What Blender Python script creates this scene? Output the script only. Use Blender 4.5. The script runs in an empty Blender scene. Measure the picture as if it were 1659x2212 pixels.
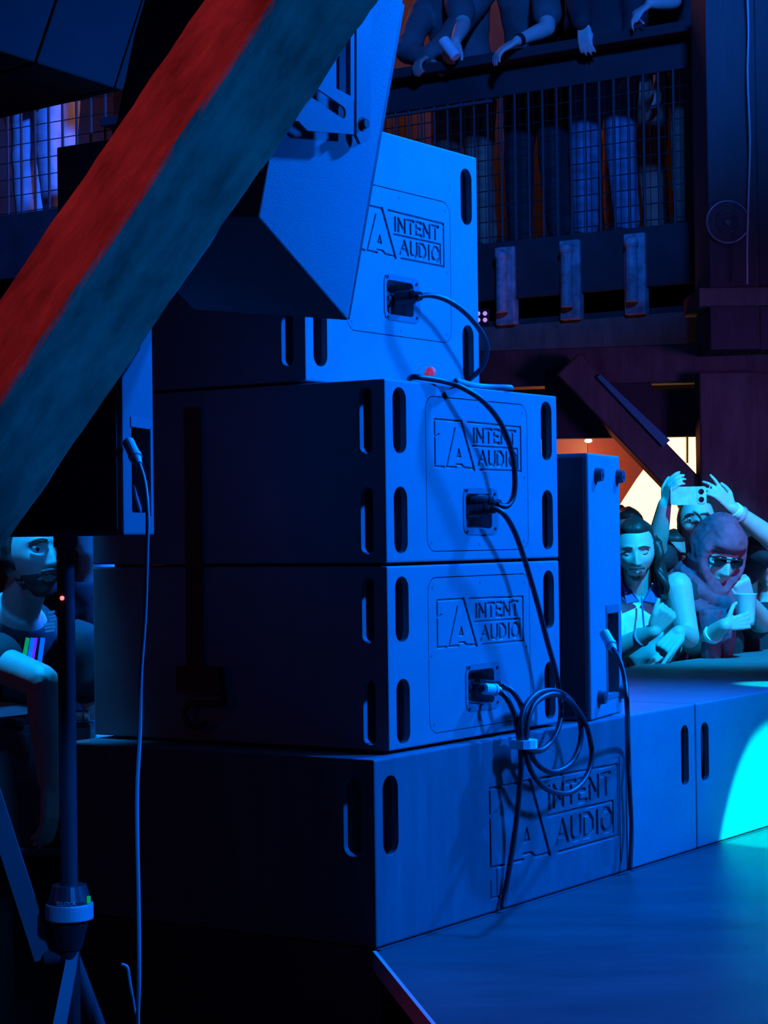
import bpy, bmesh, math, random
import numpy as np
from mathutils import Vector, Matrix, noise
random.seed(7); np.random.seed(7)
scene = bpy.context.scene
COL = scene.collection
R = math.radians

# ------------------------------------------------------------------ camera
FPX, PITCH, ROLL, CZ = 4405.1, 0.0124, -0.0132, 1.65
_F = Vector((0, math.cos(PITCH), math.sin(PITCH)))
_U0 = Vector((0, -math.sin(PITCH), math.cos(PITCH)))
_R = math.cos(ROLL)*Vector((1, 0, 0)) + math.sin(ROLL)*_U0
_U = -math.sin(ROLL)*Vector((1, 0, 0)) + math.cos(ROLL)*_U0
CAM = Vector((0, 0, CZ))
cd = bpy.data.cameras.new('camera'); cam = bpy.data.objects.new('camera', cd); COL.objects.link(cam)
cd.sensor_fit = 'VERTICAL'; cd.sensor_height = 36.0; cd.lens = FPX/2212*36.0
cd.clip_start = 0.05; cd.clip_end = 100
mw = Matrix((( _R.x, _U.x, -_F.x, CAM.x), (_R.y, _U.y, -_F.y, CAM.y), (_R.z, _U.z, -_F.z, CAM.z), (0, 0, 0, 1)))
cam.matrix_world = mw
scene.camera = cam
scene.view_settings.view_transform = 'Standard'; scene.view_settings.look = 'None'
scene.view_settings.gamma = 1.0; scene.view_settings.exposure = 0.0
scene.view_settings.use_curve_mapping = False

# ------------------------------------------------------------------ world and lamps
world = bpy.data.worlds.new('world'); scene.world = world; world.use_nodes = True
bg = world.node_tree.nodes['Background']
bg.inputs[0].default_value = (0.06, 0.22, 1.0, 1); bg.inputs[1].default_value = 0.0012

def lamp(name, kind, loc, target, color, power, size=0.2, angle=60, blend=0.5, sizey=None):
    ld = bpy.data.lights.new(name, kind); ld.color = color; ld.energy = power
    if kind == 'SPOT': ld.spot_size = R(angle); ld.spot_blend = blend; ld.shadow_soft_size = size
    elif kind == 'AREA':
        ld.size = size
        if sizey: ld.shape = 'RECTANGLE'; ld.size_y = sizey
    else: ld.shadow_soft_size = size
    o = bpy.data.objects.new(name, ld); COL.objects.link(o); o.location = loc
    o.rotation_euler = (Vector(target)-Vector(loc)).to_track_quat('-Z', 'Y').to_euler()
    return o
BLUE = (0.0, 0.135, 1.0)
lamp('stage_wash_key', 'SPOT', (3.6, 7.4, 5.2), (0.45, 4.9, 2.1), BLUE, 5000, 0.10, 50, 0.95)
lamp('stage_wash_side', 'SPOT', (5.3, 4.3, 4.7), (0.85, 5.1, 2.1), BLUE, 4700, 0.30, 36, 0.95)
lamp('deck_wash', 'SPOT', (2.6, 3.4, 4.4), (0.9, 4.8, 0.77), (0.0, 0.30, 1.0), 55, 0.3, 60, 0.9)
lamp('crowd_wash', 'SPOT', (2.3, 3.2, 5.4), (1.27, 8.0, 1.48), (0.0, 0.38, 1.0), 5600, 0.15, 16, 0.7)
lamp('beam_cyan', 'SPOT', (3.6, 4.5, 4.2), (1.15, 6.14, 0.40), (0.0, 1.0, 1.0), 8000, 0.02, 10.9, 0.04)
lamp('beam_cyan_small', 'SPOT', (3.6, 4.5, 4.2), (1.27, 6.38, 1.175), (0.0, 0.9, 1.0), 3500, 0.02, 3.6, 0.3)
lamp('balcony_wash', 'SPOT', (1.0, 3.0, 5.8), (1.0, 10.2, 4.0), (0.01, 0.15, 1.0), 2300, 0.3, 26, 0.7)
lamp('balcony_left_wash', 'SPOT', (2.0, 5.5, 5.8), (-2.2, 12.0, 4.2), (0.02, 0.14, 1.0), 5200, 0.3, 26, 0.8)
lamp('timber_red', 'SPOT', (-1.3, 2.1, 3.4), (-0.30, 2.62, 1.95), (1.0, 0.045, 0.06), 50, 0.10, 46, 0.6)
lamp('timber_teal', 'SPOT', (1.5, 1.5, 1.2), (-0.20, 2.62, 2.05), (0.0, 0.26, 1.0), 80, 0.15, 34, 0.8)
lamp('left_person_wash', 'SPOT', (-0.75, 3.8, 2.9), (-0.95, 5.2, 1.5), (0.0, 0.24, 1.0), 60, 0.05, 17, 0.5)
lamp('left_top_wash', 'SPOT', (-0.98, 5.05, 2.7), (-1.0, 5.25, 1.3), (0.0, 0.30, 1.0), 230, 0.05, 46, 0.5)
lamp('stand_wash', 'SPOT', (0.3, 2.7, 2.0), (-0.72, 4.06, 0.92), (0.0, 0.16, 1.0), 110, 0.05, 19, 0.6)
lamp('left_warm', 'SPOT', (-3.2, 3.6, 1.9), (-0.9, 4.9, 1.3), (1.0, 0.14, 0.08), 2.4, 0.3, 50, 0.8)
lamp('bar_warm', 'POINT', (0.9, 10.0, 2.0), (0, 0, 0), (1.0, 0.22, 0.10), 8, 0.2)
lamp('frame_violet', 'SPOT', (3.2, 5.6, 2.0), (1.2, 8.7, 2.0), (0.36, 0.14, 1.0), 150, 0.4, 40, 0.9)
lamp('balcony_warm', 'POINT', (-0.6, 12.6, 5.4), (0, 0, 0), (1.0, 0.28, 0.12), 50, 0.3)

# ------------------------------------------------------------------ frames of the speaker stack
YAW, S = 0.5908, 0.75
UX = Vector((math.sin(YAW), math.cos(YAW), 0)); VX = Vector((-math.cos(YAW), math.sin(YAW), 0))
O0 = Vector((0.0045, 4.4738, 0))
ROTZ = math.pi/2 - YAW
def zr(z): return CZ + (z-1.674)*S
def W(a, b, z): return O0 + UX*(a*S) + VX*(b*S) + Vector((0, 0, zr(z)))
def ray(px, py): return _F + _R*((px-829.5)/FPX) + _U*((1106-py)/FPX)
def P(px, py, Y): return CAM + ray(px, py)*Y
def onb(px, py, b):                       # point on the plane b = const of the stack
    d = ray(px, py); t = (b*S-(CAM-O0).dot(VX))/d.dot(VX); return CAM+d*t
def ona(px, py, a):
    d = ray(px, py); t = (a*S-(CAM-O0).dot(UX))/d.dot(UX); return CAM+d*t
def onz(px, py, z):
    d = ray(px, py); t = (z-CZ)/d.z; return CAM+d*t
DECK = zr(0.5)

# ------------------------------------------------------------------ materials
def mat(name, col, rough=0.6, metal=0.0, bump=0.0, bscale=200, var=0.0, vscale=6, emit=None, estr=0, spec=0.5, alpha=1, trans=0, aniso=None):
    m = bpy.data.materials.new(name); m.use_nodes = True
    nt = m.node_tree; b = nt.nodes['Principled BSDF']
    b.inputs['Base Color'].default_value = (*col, 1); b.inputs['Roughness'].default_value = rough
    b.inputs['Metallic'].default_value = metal; b.inputs['Specular IOR Level'].default_value = spec
    if emit: b.inputs['Emission Color'].default_value = (*emit, 1); b.inputs['Emission Strength'].default_value = estr
    if trans: b.inputs['Transmission Weight'].default_value = trans
    if alpha < 1: b.inputs['Alpha'].default_value = alpha
    tc = nt.nodes.new('ShaderNodeTexCoord')
    src = tc.outputs['Object']
    if aniso:
        mp = nt.nodes.new('ShaderNodeMapping'); mp.inputs['Scale'].default_value = aniso
        nt.links.new(src, mp.inputs[0]); src = mp.outputs[0]
    if bump:
        n = nt.nodes.new('ShaderNodeTexNoise'); n.inputs['Scale'].default_value = bscale; n.inputs['Detail'].default_value = 4
        bp = nt.nodes.new('ShaderNodeBump'); bp.inputs['Strength'].default_value = bump; bp.inputs['Distance'].default_value = 0.002
        nt.links.new(src, n.inputs['Vector']); nt.links.new(n.outputs[0], bp.inputs['Height']); nt.links.new(bp.outputs[0], b.inputs['Normal'])
    if var:
        n = nt.nodes.new('ShaderNodeTexNoise'); n.inputs['Scale'].default_value = vscale; n.inputs['Detail'].default_value = 6; n.inputs['Roughness'].default_value = 0.65
        cr = nt.nodes.new('ShaderNodeValToRGB')
        cr.color_ramp.elements[0].position = 0.3; cr.color_ramp.elements[1].position = 0.7
        cr.color_ramp.elements[0].color = (*[c*(1-var) for c in col], 1); cr.color_ramp.elements[1].color = (*[min(1, c*(1+var)) for c in col], 1)
        nt.links.new(src, n.inputs['Vector']); nt.links.new(n.outputs[0], cr.inputs[0]); nt.links.new(cr.outputs[0], b.inputs['Base Color'])
    return m
M = {}
M['paint'] = mat('textured_cabinet_paint', (0.20, 0.21, 0.22), 0.62, bump=0.5, bscale=420, var=0.10, vscale=5)
M['panel'] = mat('access_panel_paint', (0.20, 0.21, 0.22), 0.58, bump=0.35, bscale=420, var=0.10, vscale=6)
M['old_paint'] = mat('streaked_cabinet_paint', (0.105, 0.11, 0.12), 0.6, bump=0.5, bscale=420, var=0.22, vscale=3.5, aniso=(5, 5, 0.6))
M['dark'] = mat('dark_paint', (0.03, 0.03, 0.035), 0.6, bump=0.3)
M['pocket_shade'] = mat('handle_hollow_shade', (0.05, 0.05, 0.055), 0.7)  # shade of the hollows put into a darker cabinet colour
M['black'] = mat('black_plastic', (0.02, 0.02, 0.022), 0.4)
M['rubber'] = mat('black_rubber', (0.018, 0.018, 0.02), 0.5)
M['cable'] = mat('black_cable_jacket', (0.022, 0.024, 0.03), 0.45)
M['cable_blue'] = mat('pale_cable_jacket', (0.30, 0.31, 0.33), 0.5)
M['steel'] = mat('zinc_steel', (0.55, 0.56, 0.58), 0.35, 0.9)
M['chrome'] = mat('chrome', (0.8, 0.8, 0.82), 0.15, 1.0)
M['dish'] = mat('dish_steel', (0.24, 0.25, 0.27), 0.35, 0.35)
M['white'] = mat('white_plastic', (0.75, 0.75, 0.75), 0.5)
M['tape'] = mat('pale_tape', (0.6, 0.6, 0.6), 0.6)
M['redtape'] = mat('fluorescent_red_tape', (0.75, 0.12, 0.16), 0.5, emit=(1, 0.06, 0.12), estr=0.28)
M['deck'] = mat('stage_deck_ply', (0.036, 0.055, 0.050), 0.40, bump=0.25, bscale=60, var=0.35, vscale=2.2, aniso=(1, 3, 1))
M['trim'] = mat('aluminium_edge', (0.5, 0.52, 0.55), 0.45, 0.25)
M['timber'] = mat('old_timber', (0.26, 0.24, 0.24), 0.85, bump=0.7, bscale=70, var=0.55, vscale=9, aniso=(2.2, 2.2, 0.9))
M['timber2'] = mat('background_timber', (0.13, 0.115, 0.10), 0.75, bump=0.6, bscale=30, var=0.35, vscale=4, aniso=(4, 4, 1))
M['wood_dark'] = mat('dark_boards', (0.035, 0.033, 0.035), 0.7, bump=0.5, bscale=30, var=0.3, vscale=5)
M['floor'] = mat('venue_floor', (0.03, 0.03, 0.03), 0.6, var=0.3)
M['wall'] = mat('venue_wall', (0.05, 0.045, 0.045), 0.85, var=0.4, vscale=1.5)
M['mesh'] = mat('railing_wire', (0.03, 0.03, 0.035), 0.5, 0.5)
M['rail'] = mat('railing_iron', (0.09, 0.09, 0.10), 0.5, 0.3)
M['skin'] = mat('skin', (0.62, 0.48, 0.42), 0.5, var=0.08, vscale=30, bump=0.15, bscale=150)
M['skin_dim'] = mat('skin_tan', (0.40, 0.27, 0.22), 0.55, var=0.1, vscale=30)
M['hair'] = mat('dark_hair', (0.035, 0.025, 0.022), 0.5, bump=1.0, bscale=120, aniso=(1, 1, .3))
M['beard'] = mat('brown_beard', (0.10, 0.07, 0.055), 0.7, bump=0.8, bscale=200)
M['polo'] = mat('white_polo_cloth', (0.80, 0.80, 0.80), 0.8, var=0.06, vscale=12)
M['navy'] = mat('navy_cloth', (0.10, 0.10, 0.28), 0.8)
M['scarf'] = mat('mauve_scarf', (0.46, 0.07, 0.115), 0.85, var=0.3, vscale=14, bump=0.6, bscale=40)
M['blackcloth'] = mat('black_cloth', (0.03, 0.03, 0.035), 0.85, var=0.2)
M['tee'] = mat('slate_tee_cloth', (0.09, 0.11, 0.11), 0.85, var=0.2, vscale=9)
M['jeans'] = mat('blue_denim', (0.18, 0.24, 0.34), 0.85, var=0.25, vscale=12)
M['tan'] = mat('tan_trousers', (0.45, 0.22, 0.15), 0.85, var=0.2)
M['eye'] = mat('eye_dark', (0.02, 0.02, 0.02), 0.15)
M['glass'] = mat('dark_lens', (0.01, 0.01, 0.012), 0.08, spec=0.9)
M['phone'] = mat('phone_back', (0.55, 0.58, 0.62), 0.2, var=0.25, vscale=25)
M['cup'] = mat('clear_cup_plastic', (0.75, 0.78, 0.8), 0.15, alpha=0.75)
M['glow'] = mat('lit_window', (1, .7, .3), 0.6, emit=(1.0, 0.62, 0.24), estr=3.4)
M['sheet'] = mat('paper_sheet', (0.8, 0.8, 0.8), 0.6)
M['led'] = mat('led_pink', (1, .4, .6), 0.5, emit=(0.55, 0.35, 1.0), estr=0.8)
M['ledred'] = mat('led_red', (1, .1, .1), 0.5, emit=(1.0, 0.12, 0.10), estr=3)
M['screen1'] = mat('screen_green', (0, .3, .1), 0.5, emit=(0.0, 0.25, 0.08), estr=1)
M['screen2'] = mat('screen_violet', (.3, .0, 1), 0.5, emit=(0.12, 0.02, 0.95), estr=1)
M['screen3'] = mat('screen_blue', (0, .1, 1), 0.5, emit=(0.0, 0.16, 0.8), estr=.8)
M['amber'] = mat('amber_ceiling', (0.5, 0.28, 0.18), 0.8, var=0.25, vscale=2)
M['band'] = mat('paper_wristband', (0.8, 0.85, 0.85), 0.6)
M['pink'] = mat('pink_bracelet', (0.75, 0.3, 0.4), 0.5)
M['strut'] = mat('worn_strut_paint', (0.22, 0.24, 0.26), .6, var=.6, vscale=14)
M['palejeans'] = mat('pale_denim', (0.45, 0.55, 0.65), .85, var=.2)
M['net'] = mat('white_banner', (0.5, 0.6, 0.7), 0.7)

# ------------------------------------------------------------------ helpers
def link(name, me, m=None, parent=None, loc=None, rotz=None, smooth=False):
    o = bpy.data.objects.new(name, me); COL.objects.link(o)
    if m is not None and not me.materials: me.materials.append(m)
    if parent is not None: o.parent = parent
    if loc is not None: o.location = loc
    if rotz is not None: o.rotation_euler = (0, 0, rotz)
    if smooth:
        me.polygons.foreach_set('use_smooth', [True]*len(me.polygons))
    return o
def obj(name, bm, m, parent=None, loc=None, rotz=None, smooth=False):
    bmesh.ops.recalc_face_normals(bm, faces=bm.faces)
    me = bpy.data.meshes.new(name); bm.to_mesh(me); bm.free()
    return link(name, me, m, parent, loc, rotz, smooth)
def tag(o, label=None, cat=None, group=None, kind=None):
    if label: o['label'] = label
    if cat: o['category'] = cat
    if group: o['group'] = group
    if kind: o['kind'] = kind
    return o
def thing(name, label, cat, loc=(0, 0, 0), rotz=0, group=None):
    o = bpy.data.objects.new(name, None); COL.objects.link(o); o.location = loc; o.rotation_euler = (0, 0, rotz)
    o.empty_display_size = 0.05
    return tag(o, label, cat, group)
def BM(): return bmesh.new()
def box(bm, lo, hi, bev=0.0, mtx=None):
    lo, hi = Vector(lo), Vector(hi)
    r = bmesh.ops.create_cube(bm, size=1)
    vs = r['verts']
    for v in vs: v.co = Vector([lo[i]+(v.co[i]+0.5)*(hi[i]-lo[i]) for i in range(3)])
    if bev:
        es = list({e for v in vs for e in v.link_edges})
        g = bmesh.ops.bevel(bm, geom=es, offset=bev, segments=2, profile=0.6, affect='EDGES')
        vs = list({v for f in g['faces'] for v in f.verts} | {v for v in vs if v.is_valid})
    if mtx is not None:
        for v in vs: v.co = mtx @ v.co
    return vs
def prism(bm, pts, ext, mtx=None):
    """closed polygon pts (3D) extruded by vector ext"""
    ext = Vector(ext); n = len(pts)
    A = [bm.verts.new(Vector(p)) for p in pts]; B = [bm.verts.new(Vector(p)+ext) for p in pts]
    bm.faces.new(A); bm.faces.new(list(reversed(B)))
    for i in range(n): bm.faces.new((A[i], B[i], B[(i+1) % n], A[(i+1) % n]))
    if mtx is not None:
        for v in A+B: v.co = mtx @ v.co
    return A+B
def rrect(x0, x1, z0, z1, r, seg=6):
    pts = []
    for cx, cz, a0 in ((x1-r, z1-r, 0), (x0+r, z1-r, 90), (x0+r, z0+r, 180), (x1-r, z0+r, 270)):
        for k in range(seg+1):
            a = R(a0+90*k/seg); pts.append((cx+r*math.cos(a), cz+r*math.sin(a)))
    return pts
def frame_of(d):
    d = Vector(d).normalized()
    up = Vector((0, 0, 1)) if abs(d.z) < 0.9 else Vector((1, 0, 0))
    x = d.cross(up).normalized(); y = x.cross(d).normalized()
    return x, y, d
def cyl(bm, p0, p1, r0, r1=None, seg=16):
    r1 = r0 if r1 is None else r1
    p0, p1 = Vector(p0), Vector(p1); x, y, d = frame_of(p1-p0)
    A, B = [], []
    for k in range(seg):
        a = 2*math.pi*k/seg; o = x*math.cos(a)+y*math.sin(a)
        A.append(bm.verts.new(p0+o*r0)); B.append(bm.verts.new(p1+o*r1))
    bm.faces.new(A); bm.faces.new(list(reversed(B)))
    for k in range(seg): bm.faces.new((A[k], B[k], B[(k+1) % seg], A[(k+1) % seg]))
def sphere(bm, c, r, sub=2, scale=(1, 1, 1), rot=None):
    g = bmesh.ops.create_icosphere(bm, subdivisions=sub, radius=1)
    for v in g['verts']:
        q = Vector((v.co.x*r*scale[0], v.co.y*r*scale[1], v.co.z*r*scale[2]))
        v.co = (rot @ q if rot is not None else q)+Vector(c)
def catmull(pts, n=8):
    pts = [Vector(p) for p in pts]; out = []
    for i in range(len(pts)-1):
        p0 = pts[max(i-1, 0)]; p1 = pts[i]; p2 = pts[i+1]; p3 = pts[min(i+2, len(pts)-1)]
        for k in range(n):
            t = k/n
            out.append(0.5*((2*p1)+(p2-p0)*t+(2*p0-5*p1+4*p2-p3)*t*t+(3*p1-p0-3*p2+p3)*t**3))
    out.append(pts[-1]); return out
def tube(bm, pts, r, seg=10, smooth=6, radii=None):
    q = catmull(pts, smooth) if smooth else [Vector(p) for p in pts]
    rings = []; t0 = (q[1]-q[0]).normalized(); x, y, _ = frame_of(t0)
    for i, p in enumerate(q):
        t = (q[min(i+1, len(q)-1)]-q[max(i-1, 0)]).normalized()
        x = (x-t*x.dot(t)).normalized(); y = t.cross(x)
        rr = r if radii is None else radii[0]+(radii[1]-radii[0])*i/(len(q)-1)
        rings.append([bm.verts.new(p+(x*math.cos(2*math.pi*k/seg)+y*math.sin(2*math.pi*k/seg))*rr) for k in range(seg)])
    for a, b in zip(rings, rings[1:]):
        for k in range(seg): bm.faces.new((a[k], a[(k+1) % seg], b[(k+1) % seg], b[k]))
    bm.faces.new(list(reversed(rings[0]))); bm.faces.new(rings[-1])
def evalmods(o):
    dg = bpy.context.evaluated_depsgraph_get(); dg.update()
    me = bpy.data.meshes.new_from_object(o.evaluated_get(dg)); return me
def carve(bm, cutters, bevel=0.0):
    """difference of bm and a list of cutter bmeshes, returned as mesh data"""
    me = bpy.data.meshes.new('tmp'); bmesh.ops.recalc_face_normals(bm, faces=bm.faces); bm.to_mesh(me); bm.free()
    o = bpy.data.objects.new('tmp', me); COL.objects.link(o); tmp = [o]
    for c in cutters:
        bmesh.ops.recalc_face_normals(c, faces=c.faces)
        cm = bpy.data.meshes.new('c'); c.to_mesh(cm); c.free(); co = bpy.data.objects.new('c', cm); COL.objects.link(co); tmp.append(co)
        md = o.modifiers.new('b', 'BOOLEAN'); md.operation = 'DIFFERENCE'; md.object = co; md.solver = 'EXACT'
    if bevel:
        md = o.modifiers.new('v', 'BEVEL'); md.width = bevel; md.segments = 2; md.limit_method = 'ANGLE'; md.angle_limit = R(50)
    res = evalmods(o)
    for t in tmp:
        m_ = t.data; bpy.data.objects.remove(t); bpy.data.meshes.remove(m_)
    return res

# ------------------------------------------------------------------ the setting
def struct(name, bm, m, label=None, parent=None):
    o = obj(name, bm, m, parent)
    if parent is None: o['kind'] = 'structure'
    if label: o['label'] = label
    return o
bm = BM(); box(bm, (-6, -1, -0.1), (8, 15.2, 0)); fl = struct('floor', bm, M['floor'], 'dark venue floor below the stage')
bm = BM(); box(bm, (-6, 15, 0), (8, 15.2, 7.2)); struct('wall_back', bm, M['wall'], 'dark wall far behind the balcony')
bm = BM(); box(bm, (-6.2, -1, 0), (-6, 15.2, 7.2)); struct('wall_left', bm, M['wall'], 'dark side wall left of the stage')
bm = BM(); box(bm, (8, -1, 0), (8.2, 15.2, 7.2)); struct('wall_right', bm, M['wall'], 'dark side wall right of the stage')
bm = BM(); box(bm, (-6.2, -1, 7.2), (8.2, 15.2, 7.4)); struct('ceiling', bm, M['wall'], 'dark ceiling high over the hall')

# stage: a riser under the speakers, a ply deck beside it with a metal edge strip
sc_ = onz(812, 2055, DECK); se = onz(940, 2212, DECK); dirn = (se-sc_).normalized()
bm = BM()
b0 = -0.05
base = [W(-0.13, b0, 0.5), W(5.6, b0, 0.5), W(5.6, 1.18, 0.5), W(-0.13, 1.18, 0.5)]
prism(bm, [Vector((p.x, p.y, 0.0)) for p in base], (0, 0, DECK-0.002))
stage_riser = obj('stage_riser', bm, M['dark']); tag(stage_riser, 'dark stage riser under the row of blue-lit speakers', 'riser')
near = sc_+dirn*2.4
rightv = UX
poly = [sc_, near, near+rightv*5.2, W(5.6, b0-0.004, 0.5)]
bm = BM(); prism(bm, [Vector((p.x, p.y, DECK-0.03)) for p in poly], (0, 0, 0.028))
deck = thing('stage_deck', 'worn plywood stage deck lit dull blue in front of the speakers', 'stage deck', (sc_.x, sc_.y, 0))
dm = Matrix.Translation((-sc_.x, -sc_.y, 0))
for v in bm.verts: v.co = dm @ v.co
obj('deck_board', bm, M['deck'], deck)
bm = BM()
tv = Vector((dirn.y, -dirn.x, 0)); tv = -tv if tv.x > 0 else tv
q = [sc_+tv*0.007, near+tv*0.007, near-tv*0.001, sc_-tv*0.001]
prism(bm, [Vector((p.x-sc_.x, p.y-sc_.y, DECK-0.04)) for p in q], (0, 0, 0.041)); obj('edge_strip', bm, M['trim'], deck)['label'] = 'pale metal edge strip'
for k in range(3):
    for j in (0.15, 3.4):
        p = sc_+dirn*(0.25+0.95*k)+rightv*j
        bm = BM(); cyl(bm, (p.x-sc_.x, p.y-sc_.y, 0), (p.x-sc_.x, p.y-sc_.y, DECK-0.03), 0.024); obj('leg', bm, M['black'], deck)

# ------------------------------------------------------------------ engraved access panel (height field)
def raster(W_, H_, res, strokes):
    nx, nz = int(round(W_/res))+1, int(round(H_/res))+1
    X, Z = np.meshgrid(np.linspace(0, W_, nx), np.linspace(0, H_, nz))
    D = np.zeros_like(X)
    for (x0, z0, x1, z1, w, dep) in strokes:
        dx, dz = x1-x0, z1-z0; L2 = dx*dx+dz*dz+1e-12
        t = np.clip(((X-x0)*dx+(Z-z0)*dz)/L2, 0, 1)
        d = np.hypot(X-x0-t*dx, Z-z0-t*dz)
        D = np.maximum(D, dep*np.clip((w*0.5+res*0.5-d)/res, 0, 1))
    return X, Z, D
def logo_strokes(x0, ztop, wid, hei, dep=0.0045, lw=0.0036):
    """mark and lettering in units: x 0..475, z 0..285 downwards"""
    sx, sz = wid/475.0, hei/285.0
    out = []
    def ln(pts, w=lw, d=dep):
        for (a, b), (c, e) in zip(pts, pts[1:]): out.append((x0+a*sx, ztop-b*sz, x0+c*sx, ztop-e*sz, w, d))
    ln([(0, 268), (0, 100)]); ln([(0, 85), (0, 0), (140, 0)]); ln([(140, 0), (208, 280)], lw*1.7, dep*1.3)
    ln([(0, 268), (46, 270)]); ln([(106, 45), (60, 268)]); ln([(0, 100), (22, 82)], lw*.7)
    ln([(60, 268), (112, 270)]); ln([(112, 252), (140, 252), (156, 270), (202, 272)])
    ln([(126, 165), (116, 208), (134, 208), (126, 165)])
    ln([(172, 2), (475, 10), (475, 278), (238, 278)]); ln([(200, 140), (455, 143), (455, 262)])
    LW = 0.0062*wid/0.39
    def glyph(ch, cx, cz, w, h):
        g = {'I': [[(.5, 0), (.5, 1)]], 'N': [[(0, 1), (0, 0), (1, 1), (1, 0)]], 'T': [[(0, 0), (1, 0)], [(.5, 0), (.5, 1)]],
             'E': [[(1, 0), (0, 0), (0, 1), (1, 1)], [(0, .5), (.8, .5)]], 'A': [[(0, 1), (.55, 0), (1, 1)], [(.25, .66), (.8, .66)]],
             'U': [[(0, 0), (0, .75), (.25, 1), (.75, 1), (1, .75), (1, 0)]], 'D': [[(0, 0), (0, 1), (.6, 1), (1, .7), (1, .3), (.6, 0), (0, 0)]],
             'O': [[(.3, 0), (.7, 0), (1, .3), (1, .7), (.7, 1), (.3, 1), (0, .7), (0, .3), (.3, 0)]]}[ch]
        for st in g: ln([(cx+a*w, cz+b*h) for a, b in st], LW*1.0, dep)
    x = 204
    for ch, w in zip('INTENT', (8, 34, 36, 28, 34, 36)): glyph(ch, x, 38, w, 78); x += w+13
    x = 232
    for ch, w in zip('AUDIO', (44, 34, 34, 8, 40)): glyph(ch, x, 168, w, 82); x += w+14
    return out
def panel_mesh(W_, H_, res, strokes, rad, hole=None, skirt=0.006):
    X, Z, D = raster(W_, H_, res, strokes)
    nz, nx = X.shape
    def inside(x, z):
        dx = np.maximum(np.maximum(rad-x, x-(W_-rad)), 0); dz = np.maximum(np.maximum(rad-z, z-(H_-rad)), 0)
        ok = np.hypot(dx, dz) <= rad+1e-9
        if hole is not None:
            hx0, hx1, hz0, hz1 = hole; ok &= ~((x > hx0) & (x < hx1) & (z > hz0) & (z < hz1))
        return ok
    cx = (X[:-1, :-1]+X[1:, 1:])*.5; cz = (Z[:-1, :-1]+Z[1:, 1:])*.5
    keep = inside(cx, cz)
    # merge flat regions is not needed: quads stay cheap
    idx = np.arange(nx*nz).reshape(nz, nx)
    f = np.stack([idx[:-1, :-1], idx[:-1, 1:], idx[1:, 1:], idx[1:, :-1]], -1)[keep]
    co = np.stack([X, D, Z], -1).reshape(-1, 3)
    used = np.unique(f); remap = -np.ones(nx*nz, int); remap[used] = np.arange(len(used))
    co = co[used]; f = remap[f]
    # skirt
    e = np.concatenate([f[:, [0, 1]], f[:, [1, 2]], f[:, [2, 3]], f[:, [3, 0]]]); es = np.sort(e, 1)
    key = es[:, 0].astype(np.int64)*10**7+es[:, 1]; u, inv, cnt = np.unique(key, return_inverse=True, return_counts=True)
    be = e[cnt[inv] == 1]; bv = np.unique(be); rm = {v: len(co)+i for i, v in enumerate(bv)}
    co2 = co[bv].copy(); co2[:, 1] = skirt
    f2 = [(b, a, rm[a], rm[b]) for a, b in be]
    me = bpy.data.meshes.new('access_panel'); me.from_pydata(np.concatenate([co, co2]).tolist(), [], f.tolist()+f2); me.update()
    return me
PX0, PX1 = 0.222*S, 0.832*S
PW, PH = PX1-PX0, 0.468*S
DX0, DX1, DZ0, DZ1 = 0.430*S-PX0, 0.640*S-PX0, 0.048*S, 0.195*S     # dish opening inside the panel
PMESH = panel_mesh(PW, PH, 0.0016, logo_strokes(0.050*S, 0.400*S, 0.52*S, 0.152*S), 0.032, (DX0+.004, DX1-.004, DZ0+.004, DZ1-.004))
PMESH.materials.append(M['panel'])

def dish_into(parent, ox, oz, w, h):
    """steel connector dish: flange with slotted corners, sunken bowl, two sockets"""
    bm = BM()
    prism(bm, [(x, -0.0015, z) for x, z in rrect(ox, ox+w, oz, oz+h, 0.022)], (0, 0.0025, 0))
    hole = BM(); prism(hole, [(x, -0.02, z) for x, z in rrect(ox+.010, ox+w-.030, oz+.014, oz+h-.014, 0.012)], (0, 0.06, 0))
    me = carve(bm, [hole]); d = link('connector_dish', me, M['dish'], parent); d['label'] = 'steel connector dish'
    bm = BM(); x0, x1, z0, z1 = ox+.010, ox+w-.030, oz+.014, oz+h-.014; dep = 0.055
    Fp = [(x0, 0, z0), (x1, 0, z0), (x1, 0, z1), (x0, 0, z1)]
    Bp = [(x0+.006, dep*.35, z0+.01), (x1-.010, dep, z0+.008), (x1-.010, dep, z1-.012), (x0+.006, dep*.35, z1-.012)]
    A = [bm.verts.new(p) for p in Fp]; B = [bm.verts.new(p) for p in Bp]
    bm.faces.new(B)
    for i in range(4): bm.faces.new((A[i], A[(i+1) % 4], B[(i+1) % 4], B[i]))
    obj('bowl', bm, M['dish'], d)
    for k in range(2):
        bm = BM(); cx = x0+.028+k*.040; cy = .026+k*.014; cz = (z0+z1)/2
        box(bm, (cx-.015, cy-.008, cz-.017), (cx+.015, cy, cz+.017), .002)
        cyl(bm, (cx, cy-.012, cz), (cx, cy-.004, cz), .012, seg=20); cyl(bm, (cx, cy-.018, cz), (cx, cy-.006, cz), .006, seg=14)
        obj('socket', bm, M['black'], d)
    for sx, sz in ((ox+.014, oz+.007), (ox+w-.016, oz+.014), (ox+.014, oz+h-.007), (ox+w-.016, oz+h-.014)):
        bm = BM(); cyl(bm, (sx, -.0035, sz), (sx, 0, sz), .0036, seg=10); obj('screw', bm, M['black'], d)
    return d

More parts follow.
